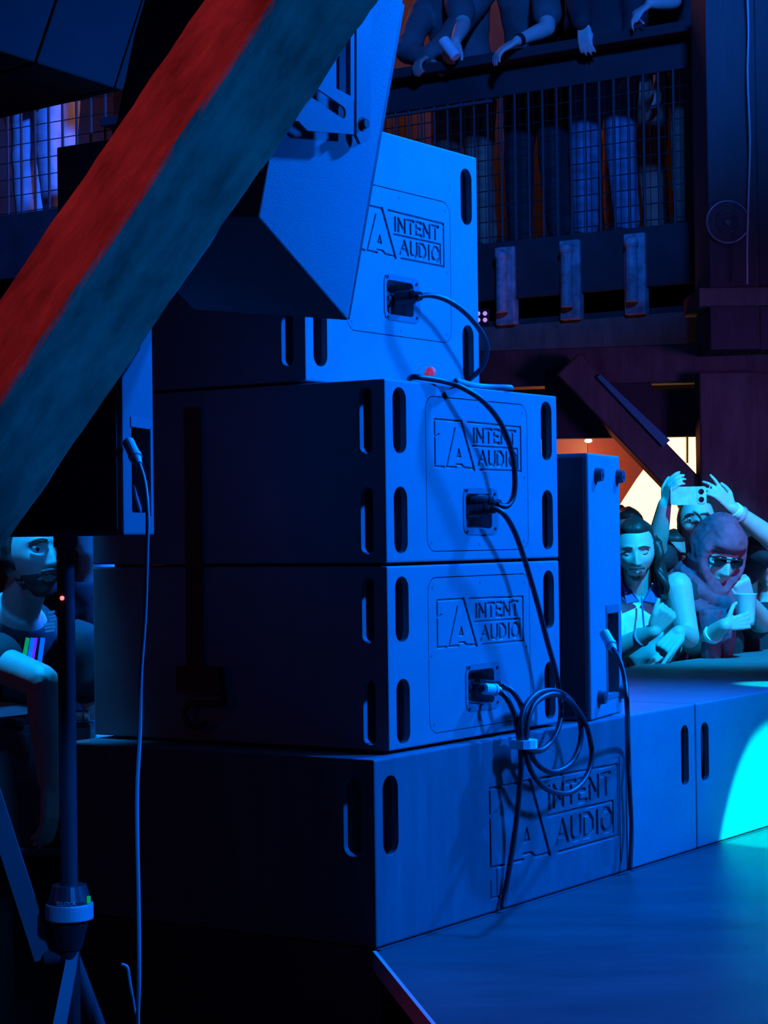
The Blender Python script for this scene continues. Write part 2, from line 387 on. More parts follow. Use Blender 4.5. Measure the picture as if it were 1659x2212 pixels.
def slot_x(x0, x1, z0, z1, d=0.055):
    b = BM(); prism(b, [(x, -0.02, z) for x, z in rrect(x0, x1, z0, z1, min(x1-x0, z1-z0)*0.49)], (0, d+0.02, 0)); return b
def slot_y(y0, y1, z0, z1, xa, xb):
    b = BM(); prism(b, [(xa, y, z) for y, z in rrect(y0, y1, z0, z1, min(y1-y0, z1-z0)*0.49)], (xb-xa, 0, 0)); return b
def handle_cut(x0, x1, z0, z1, y0, y1, xe, dx):
    """slot in the rear face, slot in the side face and a wider hollow behind both"""
    h_ = BM(); lo, hi = (xe+dx, x1+.003) if dx > 0 else (x0-.003, xe+dx)
    prism(h_, [(x, 0.016, z) for x, z in rrect(lo, hi, z0-.003, z1+.003, .02)], (0, .085, 0))
    return [slot_x(x0, x1, z0, z1, .022), slot_y(y0, y1, z0, z1, min(xe-dx, xe+dx*1.3), max(xe-dx, xe+dx*1.3)), h_]
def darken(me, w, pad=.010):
    """shade inside the handle hollows, put into their faces as a darker colour"""
    me.materials.clear(); me.materials.append(M['paint']); me.materials.append(M['pocket_shade'])
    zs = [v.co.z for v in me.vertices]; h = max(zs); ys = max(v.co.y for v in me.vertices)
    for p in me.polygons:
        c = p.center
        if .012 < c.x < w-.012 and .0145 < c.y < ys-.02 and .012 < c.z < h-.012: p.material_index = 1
def make_cabinet(w, d, h, slots_z, name, label, loc, foot=True):
    t = thing(name, label, 'loudspeaker', loc, ROTZ)
    bm = BM(); box(bm, (0, 0, 0.006), (w, d, h), 0.004)
    cut = []
    for z0, z1 in slots_z:
        cut += handle_cut(0.042*S, 0.114*S, z0, z1, 0.046*S, 0.090*S, 0.0, 0.016)
        cut += handle_cut(w-0.108*S, w-0.036*S, z0, z1, 0.046*S, 0.090*S, w, -0.016)
    pz0 = (h-PH)/2 if h > 0.5 else 0.040*S
    c = BM(); prism(c, [(x, -0.02, z) for x, z in rrect(PX0-.002, PX1+.002, pz0-.002, pz0+PH+.002, 0.034)], (0, 0.029, 0)); cut.append(c)
    c = BM(); prism(c, [(PX0+DX0+.006, -.02, pz0+DZ0+.006), (PX0+DX1-.006, -.02, pz0+DZ0+.006), (PX0+DX1-.006, -.02, pz0+DZ1-.006), (PX0+DX0+.006, -.02, pz0+DZ1-.006)], (0, .09, 0)); cut.append(c)
    me = carve(bm, cut, 0.0025)
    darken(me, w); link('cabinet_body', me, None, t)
    p = link('access_panel', PMESH, None, t, (PX0, 0.0, pz0))
    for sx, sz in ((.02, .02), (PW*.5, .014), (PW-.02, .02), (.014, PH*.5), (PW-.014, PH*.5), (.02, PH-.02), (PW*.5, PH-.014), (PW-.02, PH-.02)):
        b = BM(); cyl(b, (sx, -.0008, sz), (sx, .001, sz), .0034, seg=10); obj('screw', b, M['panel'], p)
    dish_into(p, DX0, DZ0, DX1-DX0, DZ1-DZ0)
    for fx in (.06, w-.06):
        for fy in (.06, d-.06):
            b = BM(); cyl(b, (fx, fy, 0), (fx, fy, 0.008), .02, seg=14); obj('foot', b, M['rubber'], t)
    return t
HA = 0.5484*S
sub_low = make_cabinet(1.035*S, 1.146*S, HA, [(0.022*S, 0.215*S), (0.322*S, 0.517*S)], 'subwoofer',
    'blue-lit engraved subwoofer directly on the bottom row, coiled cables plugged into it', W(0, 0, 1.0404))
sub_up = make_cabinet(1.035*S, 1.146*S, HA, [(0.034*S, 0.233*S), (0.330*S, 0.527*S)], 'subwoofer',
    'blue-lit engraved subwoofer in the middle of the stack, under the tall top cabinet', W(0, 0, 1.5904))
top_cab = make_cabinet(1.012*S, 1.0*S, 0.83*S, [(0.055*S, 0.250*S), (0.590*S, 0.782*S)], 'loudspeaker_cabinet',
    'tall bright blue-lit engraved cabinet standing on top of the stack', W(0.008, 0.29, 2.1404))

# bottom row: long bass cabinets with engraved mark
BZ = 0.5405*S
def bass(name, label, a0, a1, slots, logo=False, b0=-0.034, yslot=None):
    w = (a1-a0)*S; t = thing(name, label, 'loudspeaker', W(a0, b0, 0.5), ROTZ)
    bm = BM(); box(bm, (0, 0, 0), (w, 1.18*S, BZ-0.002), 0.005)
    cut = []
    for s0, s1, z0, z1 in slots:
        x0, x1 = (s0-a0)*S, (s1-a0)*S; left = x0 < w/2
        if yslot: cut += handle_cut(x0, x1, (z0-.5)*S, (z1-.5)*S, yslot[0]*S, yslot[1]*S, 0.0, .016)
        else:
            c = BM(); prism(c, [(x, .016, z) for x, z in rrect(x0-.003, x1+.003, (z0-.5)*S-.003, (z1-.5)*S+.003, .02)], (0, .085, 0)); cut += [slot_x(x0, x1, (z0-.5)*S, (z1-.5)*S, .022), c]
    if logo:
        lx0, lx1 = (0.47-a0)*S, (1.40-a0)*S; lz0, lz1 = 0.035*S, 0.40*S
        c = BM(); prism(c, [(lx0, -.02, lz0), (lx1, -.02, lz0), (lx1, -.02, lz1), (lx0, -.02, lz1)], (0, .030, 0)); cut.append(c)
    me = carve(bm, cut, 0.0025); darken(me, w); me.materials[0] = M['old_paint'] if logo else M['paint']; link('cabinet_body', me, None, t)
    if logo:
        Wd, Hd = lx1-lx0, lz1-lz0
        st = logo_strokes(0.04*S, (0.885-.535)*S, 0.86*S, 0.262*S, 0.0055, 0.005)
        xx = 0.04*S; st += [(xx, .045, xx, .006, .004, .0045), (xx, .006, xx+.05, .006, .004, .0045), (xx+.028, .075, xx+.028, .012, .003, .004)]
        st += [(Wd-.012, 0, Wd-.012, Hd, .005, .005)]
        me = panel_mesh(Wd, Hd, 0.002, st, 0.0005, None); me.materials.append(M['old_paint'])
        link('engraved_mark', me, None, t, (lx0, 0, lz0))
    return t
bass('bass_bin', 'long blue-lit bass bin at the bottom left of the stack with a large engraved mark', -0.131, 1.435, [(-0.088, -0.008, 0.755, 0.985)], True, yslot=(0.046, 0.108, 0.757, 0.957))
bass('bass_bin', 'bass bin in the middle of the bottom row, right of the big engraved mark', 1.442, 2.000, [(1.878, 1.942, 0.742, 0.967)])
bass('bass_bin', 'rightmost bass bin of the bottom row, caught by the cyan light beam', 2.006, 3.20, [(2.050, 2.118, 0.740, 0.962), (3.04, 3.11, .74, .96)])
bass('bass_bin', 'bass bin at the far right end of the bottom row', 3.206, 4.40, [(3.25, 3.32, 0.740, 0.962)])
bass('bass_bin', 'bass bin beyond the far right end of the bottom row', 4.406, 5.5, [(4.45, 4.52, 0.740, 0.962)])
# ROW_END

# upright slim speaker with feet on its rear face, standing on the bass row
sp0 = onb(1278, 1558, -0.028); sp0.z = zr(1.0405)-0.0005
YA = R(90-23)
t = thing('upright_loudspeaker', 'slim upright speaker with round rubber feet standing on the bottom row beside the stack', 'loudspeaker', sp0, YA)
sw, sd, sh = 0.285, 0.40, 0.685
bm = BM(); box(bm, (0, 0, 0), (sw, sd, sh), 0.006)
c = BM(); prism(c, [(x, -.02, z) for x, z in rrect(.145, .245, .055, .275, .008)], (0, .075, 0))
link('cabinet_body', carve(bm, [c], .002), M['paint'], t)
bm = BM(); box(bm, (.138, -.002, .268), (.252, .001, .290)); box(bm, (.245, -.002, .05), (.252, .001, .27)); box(bm, (.138, -.002, .05), (.145, .001, .27)); box(bm, (.138, -.002, .044), (.252, .001, .056))
rp = obj('connector_frame', bm, M['dish'], t)
bm = BM(); prism(bm, [(.146, .002, .06), (.244, .03, .06), (.244, .045, .27), (.146, .045, .27)], (0, .004, 0)); obj('connector_plate', bm, M['black'], t)
bm = BM(); box(bm, (-.006, .012, .012), (0, sd-.012, sh-.012), .002); obj('dark_cover', bm, M['rubber'], t)  # black sheet added to keep this shaded side dark
for fx, fz in ((.07, .63), (.262, .63), (.07, .055), (.262, .055)):
    bm = BM(); cyl(bm, (fx, -.018, fz), (fx, .001, fz), .016, .020, 18); cyl(bm, (fx, -.020, fz), (fx, -.016, fz), .006, seg=10); obj('rubber_foot', bm, M['rail'], t)

# ------------------------------------------------------------------ hung wedge speaker with yoke
bW = -0.30
pp = [onb(x, y, bW) for x, y in ((752, 693), (558, 470), (632, 60), (664, -60), (884, -60), (868, 8))]
org = pp[0].copy()
t = thing('hanging_loudspeaker', 'large tilted wedge-ended loudspeaker hung from a steel yoke above the stack', 'loudspeaker', org)
ext = (VX*0.97+Vector((0, 0, 0.125)))*0.53*S
bm = BM(); prism(bm, [p-org for p in pp], ext)
bmesh.ops.bevel(bm, geom=list(bm.edges), offset=.004, segments=2, profile=.6, affect='EDGES')
obj('cabinet_body', bm, M['paint'], t)
bm = BM(); sh_ = [(p-org)+ext*1.0 for p in pp]; cen = sum(sh_, Vector())/len(sh_)
prism(bm, [cen+(p-cen)*.94 for p in sh_], ext.normalized()*0.012); obj('front_grille', bm, M['black'], t)
fr_n = (pp[0]-pp[4]).cross(ext).normalized()  # unseen black sheet added to stop light bouncing onto the stack
if fr_n.dot(UX) < 0: fr_n = -fr_n
bm = BM(); e_ = ext*.97; u_ = (pp[4]-pp[0])*1.0; o_ = ext*.015+u_*.01+fr_n*.0005
prism(bm, [o_, o_+u_*.9, o_+u_*.9+e_, o_+e_], fr_n*.012); q = obj('bounce_blocker', bm, M['rubber'], t); q['label'] = 'black sheet added against light bouncing onto the stack'
def wp(px, py, off): return onb(px, py, bW-off)-org
bm = BM(); N = -VX
prism(bm, [wp(x, y, .012) for x, y in ((763, -55), (763, 292), (772, 312), (786, 308), (793, 290), (797, -55))], -VX*.008)
yk = obj('yoke_bar', bm, M['dish'], t)
bm = BM(); q = wp(782, 268, .02); cyl(bm, q+VX*.02, q-VX*.012, .0095, seg=14); cyl(bm, q+VX*.02, q-VX*.003, .014, seg=18); obj('yoke_bolt', bm, M['black'], yk)
# slotted bracket plate
plate = [wp(x, y, .028) for x, y in ((500, 252), (640, 262), (660, 283), (760, 291), (760, 212), (722, 192), (722, -55), (500, -55))]
bm = BM(); prism(bm, plate, -VX*.005)
def capsule_cut(p0, p1, r):
    c = BM(); a = (p1-p0).normalized(); n = Vector(VX); s = a.cross(n).normalized(); pts = []
    for k in range(9): an = R(-90+22.5*k); pts.append(p1+(a*math.cos(an)+s*math.sin(an))*r)
    for k in range(9): an = R(90+22.5*k); pts.append(p0+(a*math.cos(an)+s*math.sin(an))*r)
    prism(c, [p+n*.05 for p in pts], -n*.12); return c
me = carve(bm, [capsule_cut(wp(600, 150, .028), wp(735, 243, .028), .012)])
link('bracket_plate', me, M['dish'], t)
bm = BM(); prism(bm, [wp(x, y, .026) for x, y in ((752, -55), (752, 215), (760, 219), (760, -55))], -VX*.006); obj('bracket_edge', bm, M['dish'], t)
bm = BM(); tp = onb(778, -55, bW); cyl(bm, tp-org, Vector((tp.x, tp.y, 7.2))-org, .012); cyl(bm, pp[3]-org+ext*.5, Vector((pp[3].x, pp[3].y, 7.2))-org+Vector((ext.x, ext.y, 0))*.5, .008); obj('hanging_rod', bm, M['rail'], t)

# ------------------------------------------------------------------ timber brace in front
YB = 2.62
p0 = P(790-197+0, -180, YB); 
def mid(px, py): return P(px, py, YB)
a0 = mid(592+152, -218); a1 = mid(-260, 1247)          # middle ridge facing the camera
ax = (a1-a0).normalized(); side = 0.1175
# outer edges sit behind the ridge
perp = ax.cross(_F).normalized()
if perp.x < 0: perp = -perp
d1 = (perp+_F*1.0).normalized()*side*1.17; d2 = (-perp+_F*1.0).normalized()*side*1.17
ls = 64; bm = BM(); rings = []
N = 64; prof = []
def lerp(a, b, t): return a+(b-a)*t
cor = [Vector((0, 0, 0)), d1, d1+d2, d2]
for i in range(N+1):
    c = a0+ax*((a1-a0).length*i/N); ring = []
    for k in range(4):
        pa, pb = cor[k], cor[(k+1) % 4]
        for s_ in (0.035, 0.2, 0.4, 0.6, 0.8, 0.965):
            q = c+lerp(pa, pb, s_); cen_ = c+(d1+d2)/2
            n_ = noise.noise(Vector((k*7.1+s_*1.5, i*0.16, 3.3)))*.0035+noise.noise(Vector((k*3.1+s_*5, i*0.6, 9)))*.0015
            q = cen_+(q-cen_)*(1+n_/0.08)
            ring.append(bm.verts.new(q))
    rings.append(ring)
for A, B in zip(rings, rings[1:]):
    n = len(A)
    for k in range(n): bm.faces.new((A[k], A[(k+1) % n], B[(k+1) % n], B[k]))
bm.faces.new(rings[0]); bm.faces.new(list(reversed(rings[-1])))
to_l = Matrix.Identity(3); zx = ax; xx = d1.normalized(); yy = zx.cross(xx); to_l = Matrix((xx, yy, zx))
for v in bm.verts: v.co = to_l @ (v.co-a0)
br = obj('timber_brace', bm, M['timber']); br.matrix_world = Matrix.Translation(a0) @ to_l.transposed().to_4x4()
tag(br, 'thick rough timber brace crossing the upper left close to the viewer, lit red and teal', 'brace')

# ------------------------------------------------------------------ cables
def cable(name, label, pts, r=0.0068, m='cable', smooth=8, seg=10, group=None, cat='cable'):
    c = Vector(pts[0]); bm = BM(); tube(bm, [Vector(p)-c for p in pts], r, seg, smooth)
    o = obj(name, bm, M[m], None, c, None, True); return tag(o, label, cat, group)
def fb(px, py, off, b=0.0): return onb(px, py, b-off/S)
def plug(parent, p0, p1, r=.0125, m='black', label=None, name='plug'):
    o = Vector(parent.location); bm = BM(); p0, p1 = Vector(p0)-o, Vector(p1)-o
    d = p1-p0
    cyl(bm, p0, p0+d*.62, r, r, 16); cyl(bm, p0+d*.60, p0+d*.72, r*1.12, r*1.12, 16); cyl(bm, p0+d*.72, p1, r*.85, r*.6, 16)
    x = obj(name, bm, M[m], parent, None, None, False)
    if label: x['label'] = label
    return x
c1 = cable('speaker_cable', 'black cable arcing from the top cabinet connector down to the right edge',
    [fb(900, 641, .03, .29), fb(930, 638, .045, .29), fb(965, 648, .06, .29), fb(1003, 674, .07, .29), fb(1036, 712, .075, .29), fb(1052, 748, .07, .29), fb(1046, 785, .05, .29), fb(1030, 806, .03, .29), fb(1010, 822, -.01, .29)])
plug(c1, fb(852, 645, -.02, .29), fb(912, 639, .035, .29), .017)
c2 = cable('speaker_cable', 'black cable lying over the top edge of the middle subwoofer and curving into its connector',
    [onz(885, 818, zr(2.155)), W(.19, .012, 2.155), fb(960, 824, .012), fb(1000, 838, .035), fb(1045, 868, .055), fb(1082, 915, .06), fb(1105, 975, .06), fb(1112, 1030, .055), fb(1109, 1072, .05), fb(1095, 1093, .045), fb(1074, 1090, .035)])
plug(c2, fb(1012, 1078, -.02), fb(1082, 1089, .036), .0155)
bm = BM(); q = Vector(c2.location); sphere(bm, fb(930, 803, -.01)-q, .011, 2, (1.1, .7, 1.1)); box(bm, fb(922, 815, -.005)-q-Vector((.006, .006, .006)), fb(922, 815, -.005)-q+Vector((.008, .006, .012)), .002)
tt = obj('tape_flag', bm, M['redtape'], c2); tt['label'] = 'red and white tape flag'
c3 = cable('speaker_cable', 'black cable running from the middle subwoofer connector down into the strapped coil',
    [fb(1062, 1096, .03), fb(1088, 1110, .05), fb(1112, 1150, .05), fb(1135, 1215, .045), fb(1160, 1300, .045), fb(1182, 1385, .045), fb(1200, 1450, .05), fb(1211, 1515, .055), fb(1209, 1562, .06), fb(1192, 1600, .065), fb(1165, 1622, .07), fb(1135, 1612, .075), fb(1118, 1575, .07), fb(1112, 1545, .065)])
plug(c3, fb(1008, 1104, -.02), fb(1070, 1100, .033), .0155)
c4 = cable('speaker_cable', 'black cable looped into a wide coil below the lower subwoofer connector',
    [fb(1085, 1482, .03), fb(1108, 1495, .05), fb(1128, 1530, .06), fb(1138, 1575, .06), fb(1140, 1610, .065), fb(1160, 1650, .07), fb(1195, 1668, .075), fb(1232, 1650, .08), fb(1252, 1610, .08), fb(1254, 1565, .08), fb(1238, 1520, .08), fb(1205, 1494, .08),
     fb(1165, 1496, .08), fb(1135, 1525, .08), fb(1124, 1570, .08), fb(1134, 1620, .08), fb(1150, 1670, .085), fb(1182, 1705, .09), fb(1225, 1714, .09), fb(1260, 1688, .09), fb(1278, 1640, .09), fb(1272, 1585, .09), fb(1255, 1545, .09), fb(1225, 1510, .09), fb(1190, 1500, .09), fb(1155, 1520, .085), fb(1140, 1560, .085), fb(1136, 1600, .085)], smooth=6)
plug(c4, fb(1035, 1476, -.02), fb(1098, 1484, .035), .0115)
deckp = onz(1085, 1962, DECK+.007)
c5 = cable('speaker_cable', 'black cable dropping straight from the lower subwoofer connector to the deck',
    [fb(1070, 1490, .03), fb(1092, 1505, .055), fb(1112, 1545, .065), fb(1122, 1600, .075), fb(1126, 1650, .075), fb(1120, 1730, .06), fb(1112, 1800, .048), fb(1101, 1870, .040), fb(1092, 1925, .036), deckp])
plug(c5, fb(1018, 1484, -.02), fb(1050, 1488, .022), .012)
plug(c5, fb(1046, 1488, .02), fb(1080, 1491, .035), .0135, 'white', 'pale connector barrel with tape')
bm = BM(); q = fb(1136, 1607, .075); oo = fb(1131, 1607, .074)
x_ = (UX*0.9).normalized()
for k in range(1):
    pts = [UX*(.034*math.cos(R(a)))+VX*(.032*math.sin(R(a))) for a in range(0, 360, 30)]
    prism(bm, [p-Vector((0, 0, .010)) for p in pts], (0, 0, .020))
tw = obj('cable_tie_wrap', bm, M['white'], None, oo); tag(tw, 'pale wrap strapped round the coiled black cables', 'cable tie')
c6 = cable('speaker_cable', 'thin black cable falling from the upright speaker past the bottom row to the deck',
    [P(1322, 1398, 4.98), P(1338, 1425, 4.90), P(1350, 1470, 4.86), P(1355, 1530, 4.84), fb(1357, 1600, .03, -.034), fb(1360, 1700, .02, -.034), fb(1364, 1790, .02, -.034), onz(1361, 1880, DECK+.008)], r=.0062)
plug(c6, P(1306, 1368, 5.02), P(1327, 1406, 4.965), .013, 'white', 'pale connector barrel')
c7 = cable('cable_loop', 'pale cable bight lying flat on the middle subwoofer beside the top cabinet',
    [onz(985, 822, zr(2.15)), W(.60, .04, 2.152), W(.72, .0, 2.152), W(.745, .02, 2.152), W(.73, .06, 2.152), W(.62, .1, 2.152)], r=.0062, m='cable_blue')

# ------------------------------------------------------------------ left speaker on a pole stand
YS = 4.06
zb = P(141, 1158, YS).z
c0 = P(268, 1150, YS-.06); c0.z = zb
ang = R(90-14)
t = thing('pole_loudspeaker', 'dark loudspeaker on a pole at the left edge with a lit rear edge', 'loudspeaker', (c0.x, c0.y, zb), ang)
# local x runs away (rear edge strip), local y runs left
w_, d_, h_ = .17, .42, .47
bm = BM(); prism(bm, [(0, 0, 0), (w_, 0.0, 0), (w_+.12, .12, 0), (w_+.12, d_, 0), (-.03, d_, 0)], (0, 0, h_))
bmesh.ops.bevel(bm, geom=list(bm.edges), offset=.005, segments=2, profile=.6, affect='EDGES')
c = BM(); prism(c, [(x, -.03, z) for x, z in rrect(.045, .150, .045, .225, .006)], (0, .075, 0))
link('cabinet_body', carve(bm, [c]), mat('dark_textured_paint', (0.09, 0.095, 0.10), .6, bump=.5, bscale=420), t)
gx = Vector((-.03, d_, 0)); gd = gx.normalized(); gn = Vector((-gd.y, gd.x, 0)); gn = -gn if gn.x > 0 else gn
bm = BM(); prism(bm, [gd*.012+Vector((0, 0, .012)), gx-gd*.012+Vector((0, 0, .012)), gx-gd*.012+Vector((0, 0, h_-.012)), gd*.012+Vector((0, 0, h_-.012))], gn*.006); obj('dark_cover', bm, mat('speaker_grille', (0.035, 0.035, 0.045), .7, bump=.8, bscale=600), t)
bm = BM(); box(bm, (.04, -.002, .215), (.155, .002, .235)); box(bm, (.148, -.002, .04), (.155, .002, .22)); obj('connector_frame', bm, M['dish'], t)
bm = BM(); prism(bm, [(.05, .02, .05), (.15, .04, .05), (.15, .04, .22), (.05, .02, .22)], (0, .003, 0)); obj('connector_plate', bm, M['black'], t)
bm = BM(); prism(bm, [(.06, -.004, .075), (.13, .012, .04), (.13, .012, .055), (.06, .0, .10)], (0, .004, 0)); obj('latch', bm, M['dish'], t)
pl = P(141, 1158, YS)
stand = thing('speaker_stand', 'black tubular speaker stand with a clamp collar under the left loudspeaker', 'stand', (pl.x, pl.y, 0))
def ls_(px, py, Y=YS): q = P(px, py, Y); return Vector((q.x-pl.x, q.y-pl.y, q.z))
M['pole'] = mat('black_anodised_pole', (0.06, 0.06, 0.065), 0.3, 0.3)
zc = P(150, 1955, YS).z
bm = BM(); cyl(bm, (0, 0, zb), (0, 0, zb-.022), .024, seg=20); obj('socket_cup', bm, M['rail'], stand)
bm = BM(); cyl(bm, (0, 0, zb-.02), (0, 0, zc), .0175, seg=28); obj('pole', bm, M['pole'], stand)
bm = BM(); q = ls_(134, 1292, YS-.02); sphere(bm, q, .0045, 2); k_ = obj('indicator', bm, M['ledred'], stand); k_['label'] = 'small glowing red dot'
bm = BM(); box(bm, (-.013, -.0185, zb-.036), (.0, -.016, zb-.033)); obj('pin', bm, M['chrome'], stand)
bm = BM(); cyl(bm, (0, 0, zc+.042), (0, 0, zc+.012), .034, .043, 28); cyl(bm, (0, 0, zc+.012), (0, 0, zc+.004), .043, .043, 28); col = obj('clamp_collar', bm, M['pole'], stand)
bm = BM(); cyl(bm, (0, 0, zc+.006), (0, 0, zc-.026), .0475, .0475, 32); bmesh.ops.bevel(bm, geom=list(bm.edges), offset=.003, segments=2, profile=.6, affect='EDGES'); r_ = obj('clamp_ring', bm, M['trim'], col); r_['label'] = 'bright metal clamp ring'
fc = bpy.data.curves.new('lettering', 'FONT'); fc.body = 'ELLOCK'; fc.size = .011; fc.extrude = .0004; fc.align_x = 'CENTER'
fo = bpy.data.objects.new('lettering', fc); COL.objects.link(fo); me = evalmods(fo); bpy.data.objects.remove(fo)
for v in me.vertices:
    a_ = v.co.x/.0435; v.co = Vector((.0442*math.sin(a_), -.0442*math.cos(a_)-v.co.z, v.co.y+zc+.008))
link('lettering', me, M['tape'], col)
bm = BM(); box(bm, (.038, -.022, zc+.008), (.0445, -.0165, zc+.022)); g_ = obj('sticker', bm, M['screen1'], col); g_['label'] = 'small green sticker'
bm = BM(); cyl(bm, (0, 0, zc-.026), (0, 0, zc-.085), .040, .024, 24); cyl(bm, (0, 0, zc-.085), (0, 0, .25), .020, seg=16); obj('stand_hub', bm, M['black'], stand)
zh = zc-.10
for px0, py0, px1, py1, ww in ((95, 2072, -70, 1560, .038),):
    a_, b_ = ls_(px0, py0), ls_(px1, py1)
    bm = BM(); d = (b_-a_).normalized(); s_ = d.cross(Vector((0, 1, 0))).normalized()*(ww/2)
    prism(bm, [a_+s_, a_-s_, b_-s_, b_+s_], (0, .012, 0)); obj('brace', bm, M['dish'], stand)
    bm = BM(); cyl(bm, b_, (b_.x-.25, b_.y, 0.01), .016); obj('leg', bm, M['rail'], stand)
a_, b_ = ls_(158, 2055, YS-.02), ls_(128, 2212, YS-.10)
d = (b_-a_).normalized(); b_ = a_+d*(a_.z-.012)/(-d.z); s_ = d.cross(Vector((0, 1, 0))).normalized()*.012
bm = BM(); prism(bm, [a_+s_*.9, a_-s_*.9, b_-s_*1.7, b_+s_*1.7], (0, .02, 0)); obj('leg', bm, M['dish'], stand)
bm = BM(); cyl(bm, (0.0, .02, zh), (.22, .35, .012), .015); obj('leg', bm, M['rail'], stand)
bm = BM(); cyl(bm, ls_(100, 2070), (0, 0, zh), .014); sphere(bm, ls_(115, 2068), .012, 2); obj('joint', bm, M['rail'], stand)
# its cable
c8 = cable('loudspeaker_cable', 'pale blue-lit cable hanging from the left loudspeaker down past the frame',
    [P(287, 970, 3.98), P(301, 1003, 3.955), P(313, 1045, 3.93), P(319, 1110, 3.90), P(317, 1200, 3.90), P(313, 1330, 3.92), P(304, 1460, 3.93), P(302, 1580, 3.93), P(296, 1700, 3.93), P(296, 1800, 3.93), P(299, 1950, 3.93), P(300, 2110, 3.93), P(297, 2240, 3.93), (P(290, 2300, 3.93).x, P(290, 2300, 3.93).y, .3), (P(280, 2300, 3.93).x+.03, 3.8, .008), (P(240, 2300, 3.93).x+.1, 3.5, .008)], r=.0042, m='cable_blue')
plug(c8, P(277, 955, 4.0), P(300, 1003, 3.955), .012, 'white', 'bright white connector')
c9 = cable('loose_cable_end', 'short pale cable branching beside the hanging cable near the lower left', [P(262, 2083, 3.95), P(275, 2090, 3.95), P(280, 2120, 3.95), P(290, 2180, 3.95), P(298, 2250, 3.945), (P(300, 2300, 3.95).x, 3.95, .3), (P(300, 2300, 3.95).x, 3.97, .006)], r=.0030, m='cable_blue')
# black strap hanging on the dark side of the stack
t = thing('ratchet_strap', 'black strap with a buckle and hook hanging down the dark side of the stack', 'strap', ona(430, 1500, -.02))
q0 = Vector(t.location)
bm = BM(); pr_ = [ona(x, y, -.012)-q0 for x, y in ((398, 880), (404, 1440), (440, 1440), (432, 880))]; prism(bm, pr_, -UX*.003); obj('webbing', bm, M['rubber'], t)
bm = BM(); prism(bm, [ona(x, y, -.012)-q0 for x, y in ((392, 1438), (392, 1492), (486, 1496), (482, 1440))], -UX*.02); obj('buckle', bm, M['black'], t)
bm = BM(); tube(bm, [ona(x, y, -.03)-q0 for x, y in ((480, 1496), (480, 1520), (410, 1520), (400, 1550), (420, 1570), (445, 1562))], .007, 8, 5); obj('hook', bm, M['black'], t)
# ------------------------------------------------------------------ hung box, upper left
t0 = P(246, 190, 5.2)
t = thing('hanging_box', 'dark boxy panelled loudspeaker cabinet hung in the upper left corner', 'loudspeaker', t0)
al = P(-120, 73, 4.5)-t0; bl = P(-120, 276, 6.4)-t0; up = (P(306, 0, 5.3)-t0)*1.5
M['hung'] = mat('shaded_black_panel', (0.006, 0.009, 0.009), 0.9, spec=0.15, bump=.3, var=.35, vscale=4)  # near-black base stands in for shielding from the stage lamps
def quadbox(name, o, a, b, c, m, parent, bev=.006):
    bm = BM(); v = [bm.verts.new(q) for q in (o, o+a, o+a+b, o+b, o+c, o+a+c, o+a+b+c, o+b+c)]
    for f in ((0, 1, 2, 3), (4, 7, 6, 5), (0, 4, 5, 1), (1, 5, 6, 2), (2, 6, 7, 3), (3, 7, 4, 0)): bm.faces.new([v[i] for i in f])
    if bev: bmesh.ops.bevel(bm, geom=list(bm.edges), offset=bev, segments=2, profile=.6, affect='EDGES')
    return obj(name, bm, m, parent)
dpt = bl*1.0
zero = Vector((0, 0, 0))
f1 = 0.50
quadbox('panel', zero, al*(f1-.006), dpt*.9, up, M['hung'], t)
quadbox('panel', al*(f1+.006), al*.5, dpt*.9, up, M['hung'], t)
quadbox('side_board', -al.normalized()*.045, al.normalized()*.04, dpt*.9, up, M['hung'], t)
bm = BM(); q = up*.95+al*.4+dpt*.4; cyl(bm, q, (q.x, q.y, 7.2-t0.z), .01); obj('hanging_rod', bm, M['rail'], t)

# ------------------------------------------------------------------ balcony opposite the stage, its front runs along VX
AB = 6.8                                            # stack units
def BP(px, py, off=0.0): return ona(px, py, AB-off/S)
bB0, bB1 = 0.3, 11.5
def bbox_(name, a0, a1, b0, b1, z0, z1, m, parent=None, kindstruct=False, bev=.006):
    """box in stack axes, a and b in stack units, z in metres"""
    o = O0+UX*(a0*S)+VX*(b0*S)
    bm = BM(); box(bm, (0, 0, z0), ((a1-a0)*S, (b1-b0)*S, z1), bev)
    ob = obj(name, bm, M[m], parent, o if parent is None else None, ROTZ if parent is None else None)
    if kindstruct: ob['kind'] = 'structure'
    return ob
ZFL, ZRT = 3.10, 4.05
bal = thing('balcony', 'dark timber balcony across the hall with a wire mesh railing', 'balcony', O0+UX*(AB*S)+VX*(bB0*S), ROTZ)
LB = (7.0-bB0)*S
M['railwood'] = mat('balcony_boards', (0.028, 0.024, 0.028), .7, bump=.5, bscale=30, var=.35, vscale=5)
def lb(name, lo, hi, m, bev=.004):
    bm = BM(); box(bm, lo, hi, bev); return obj(name, bm, M[m], bal)
lb('floor_slab', (0.02, 0, ZFL-.22), (2.6, LB, ZFL), 'wood_dark')
lb('fascia_board', (-.03, 0, ZFL-.27), (0.02, LB, ZFL+.02), 'railwood')
lb('lower_beam', (-.02, 0, 2.50), (0.32, LB, 2.70), 'timber2')
lb('soffit_board', (0.0, 0, 2.70), (2.6, LB, 2.73), 'wood_dark')
lb('top_rail', (-.12, 0, ZRT-.05), (0.12, LB, ZRT), 'railwood')
lb('rail_board', (-.02, 0, ZRT-.20), (0.02, LB, ZRT-.05), 'railwood')
lb('top_rail_trim', (-.035, 2.5, ZRT-.225), (-.015, 3.3, ZRT-.21), 'rail', .002)
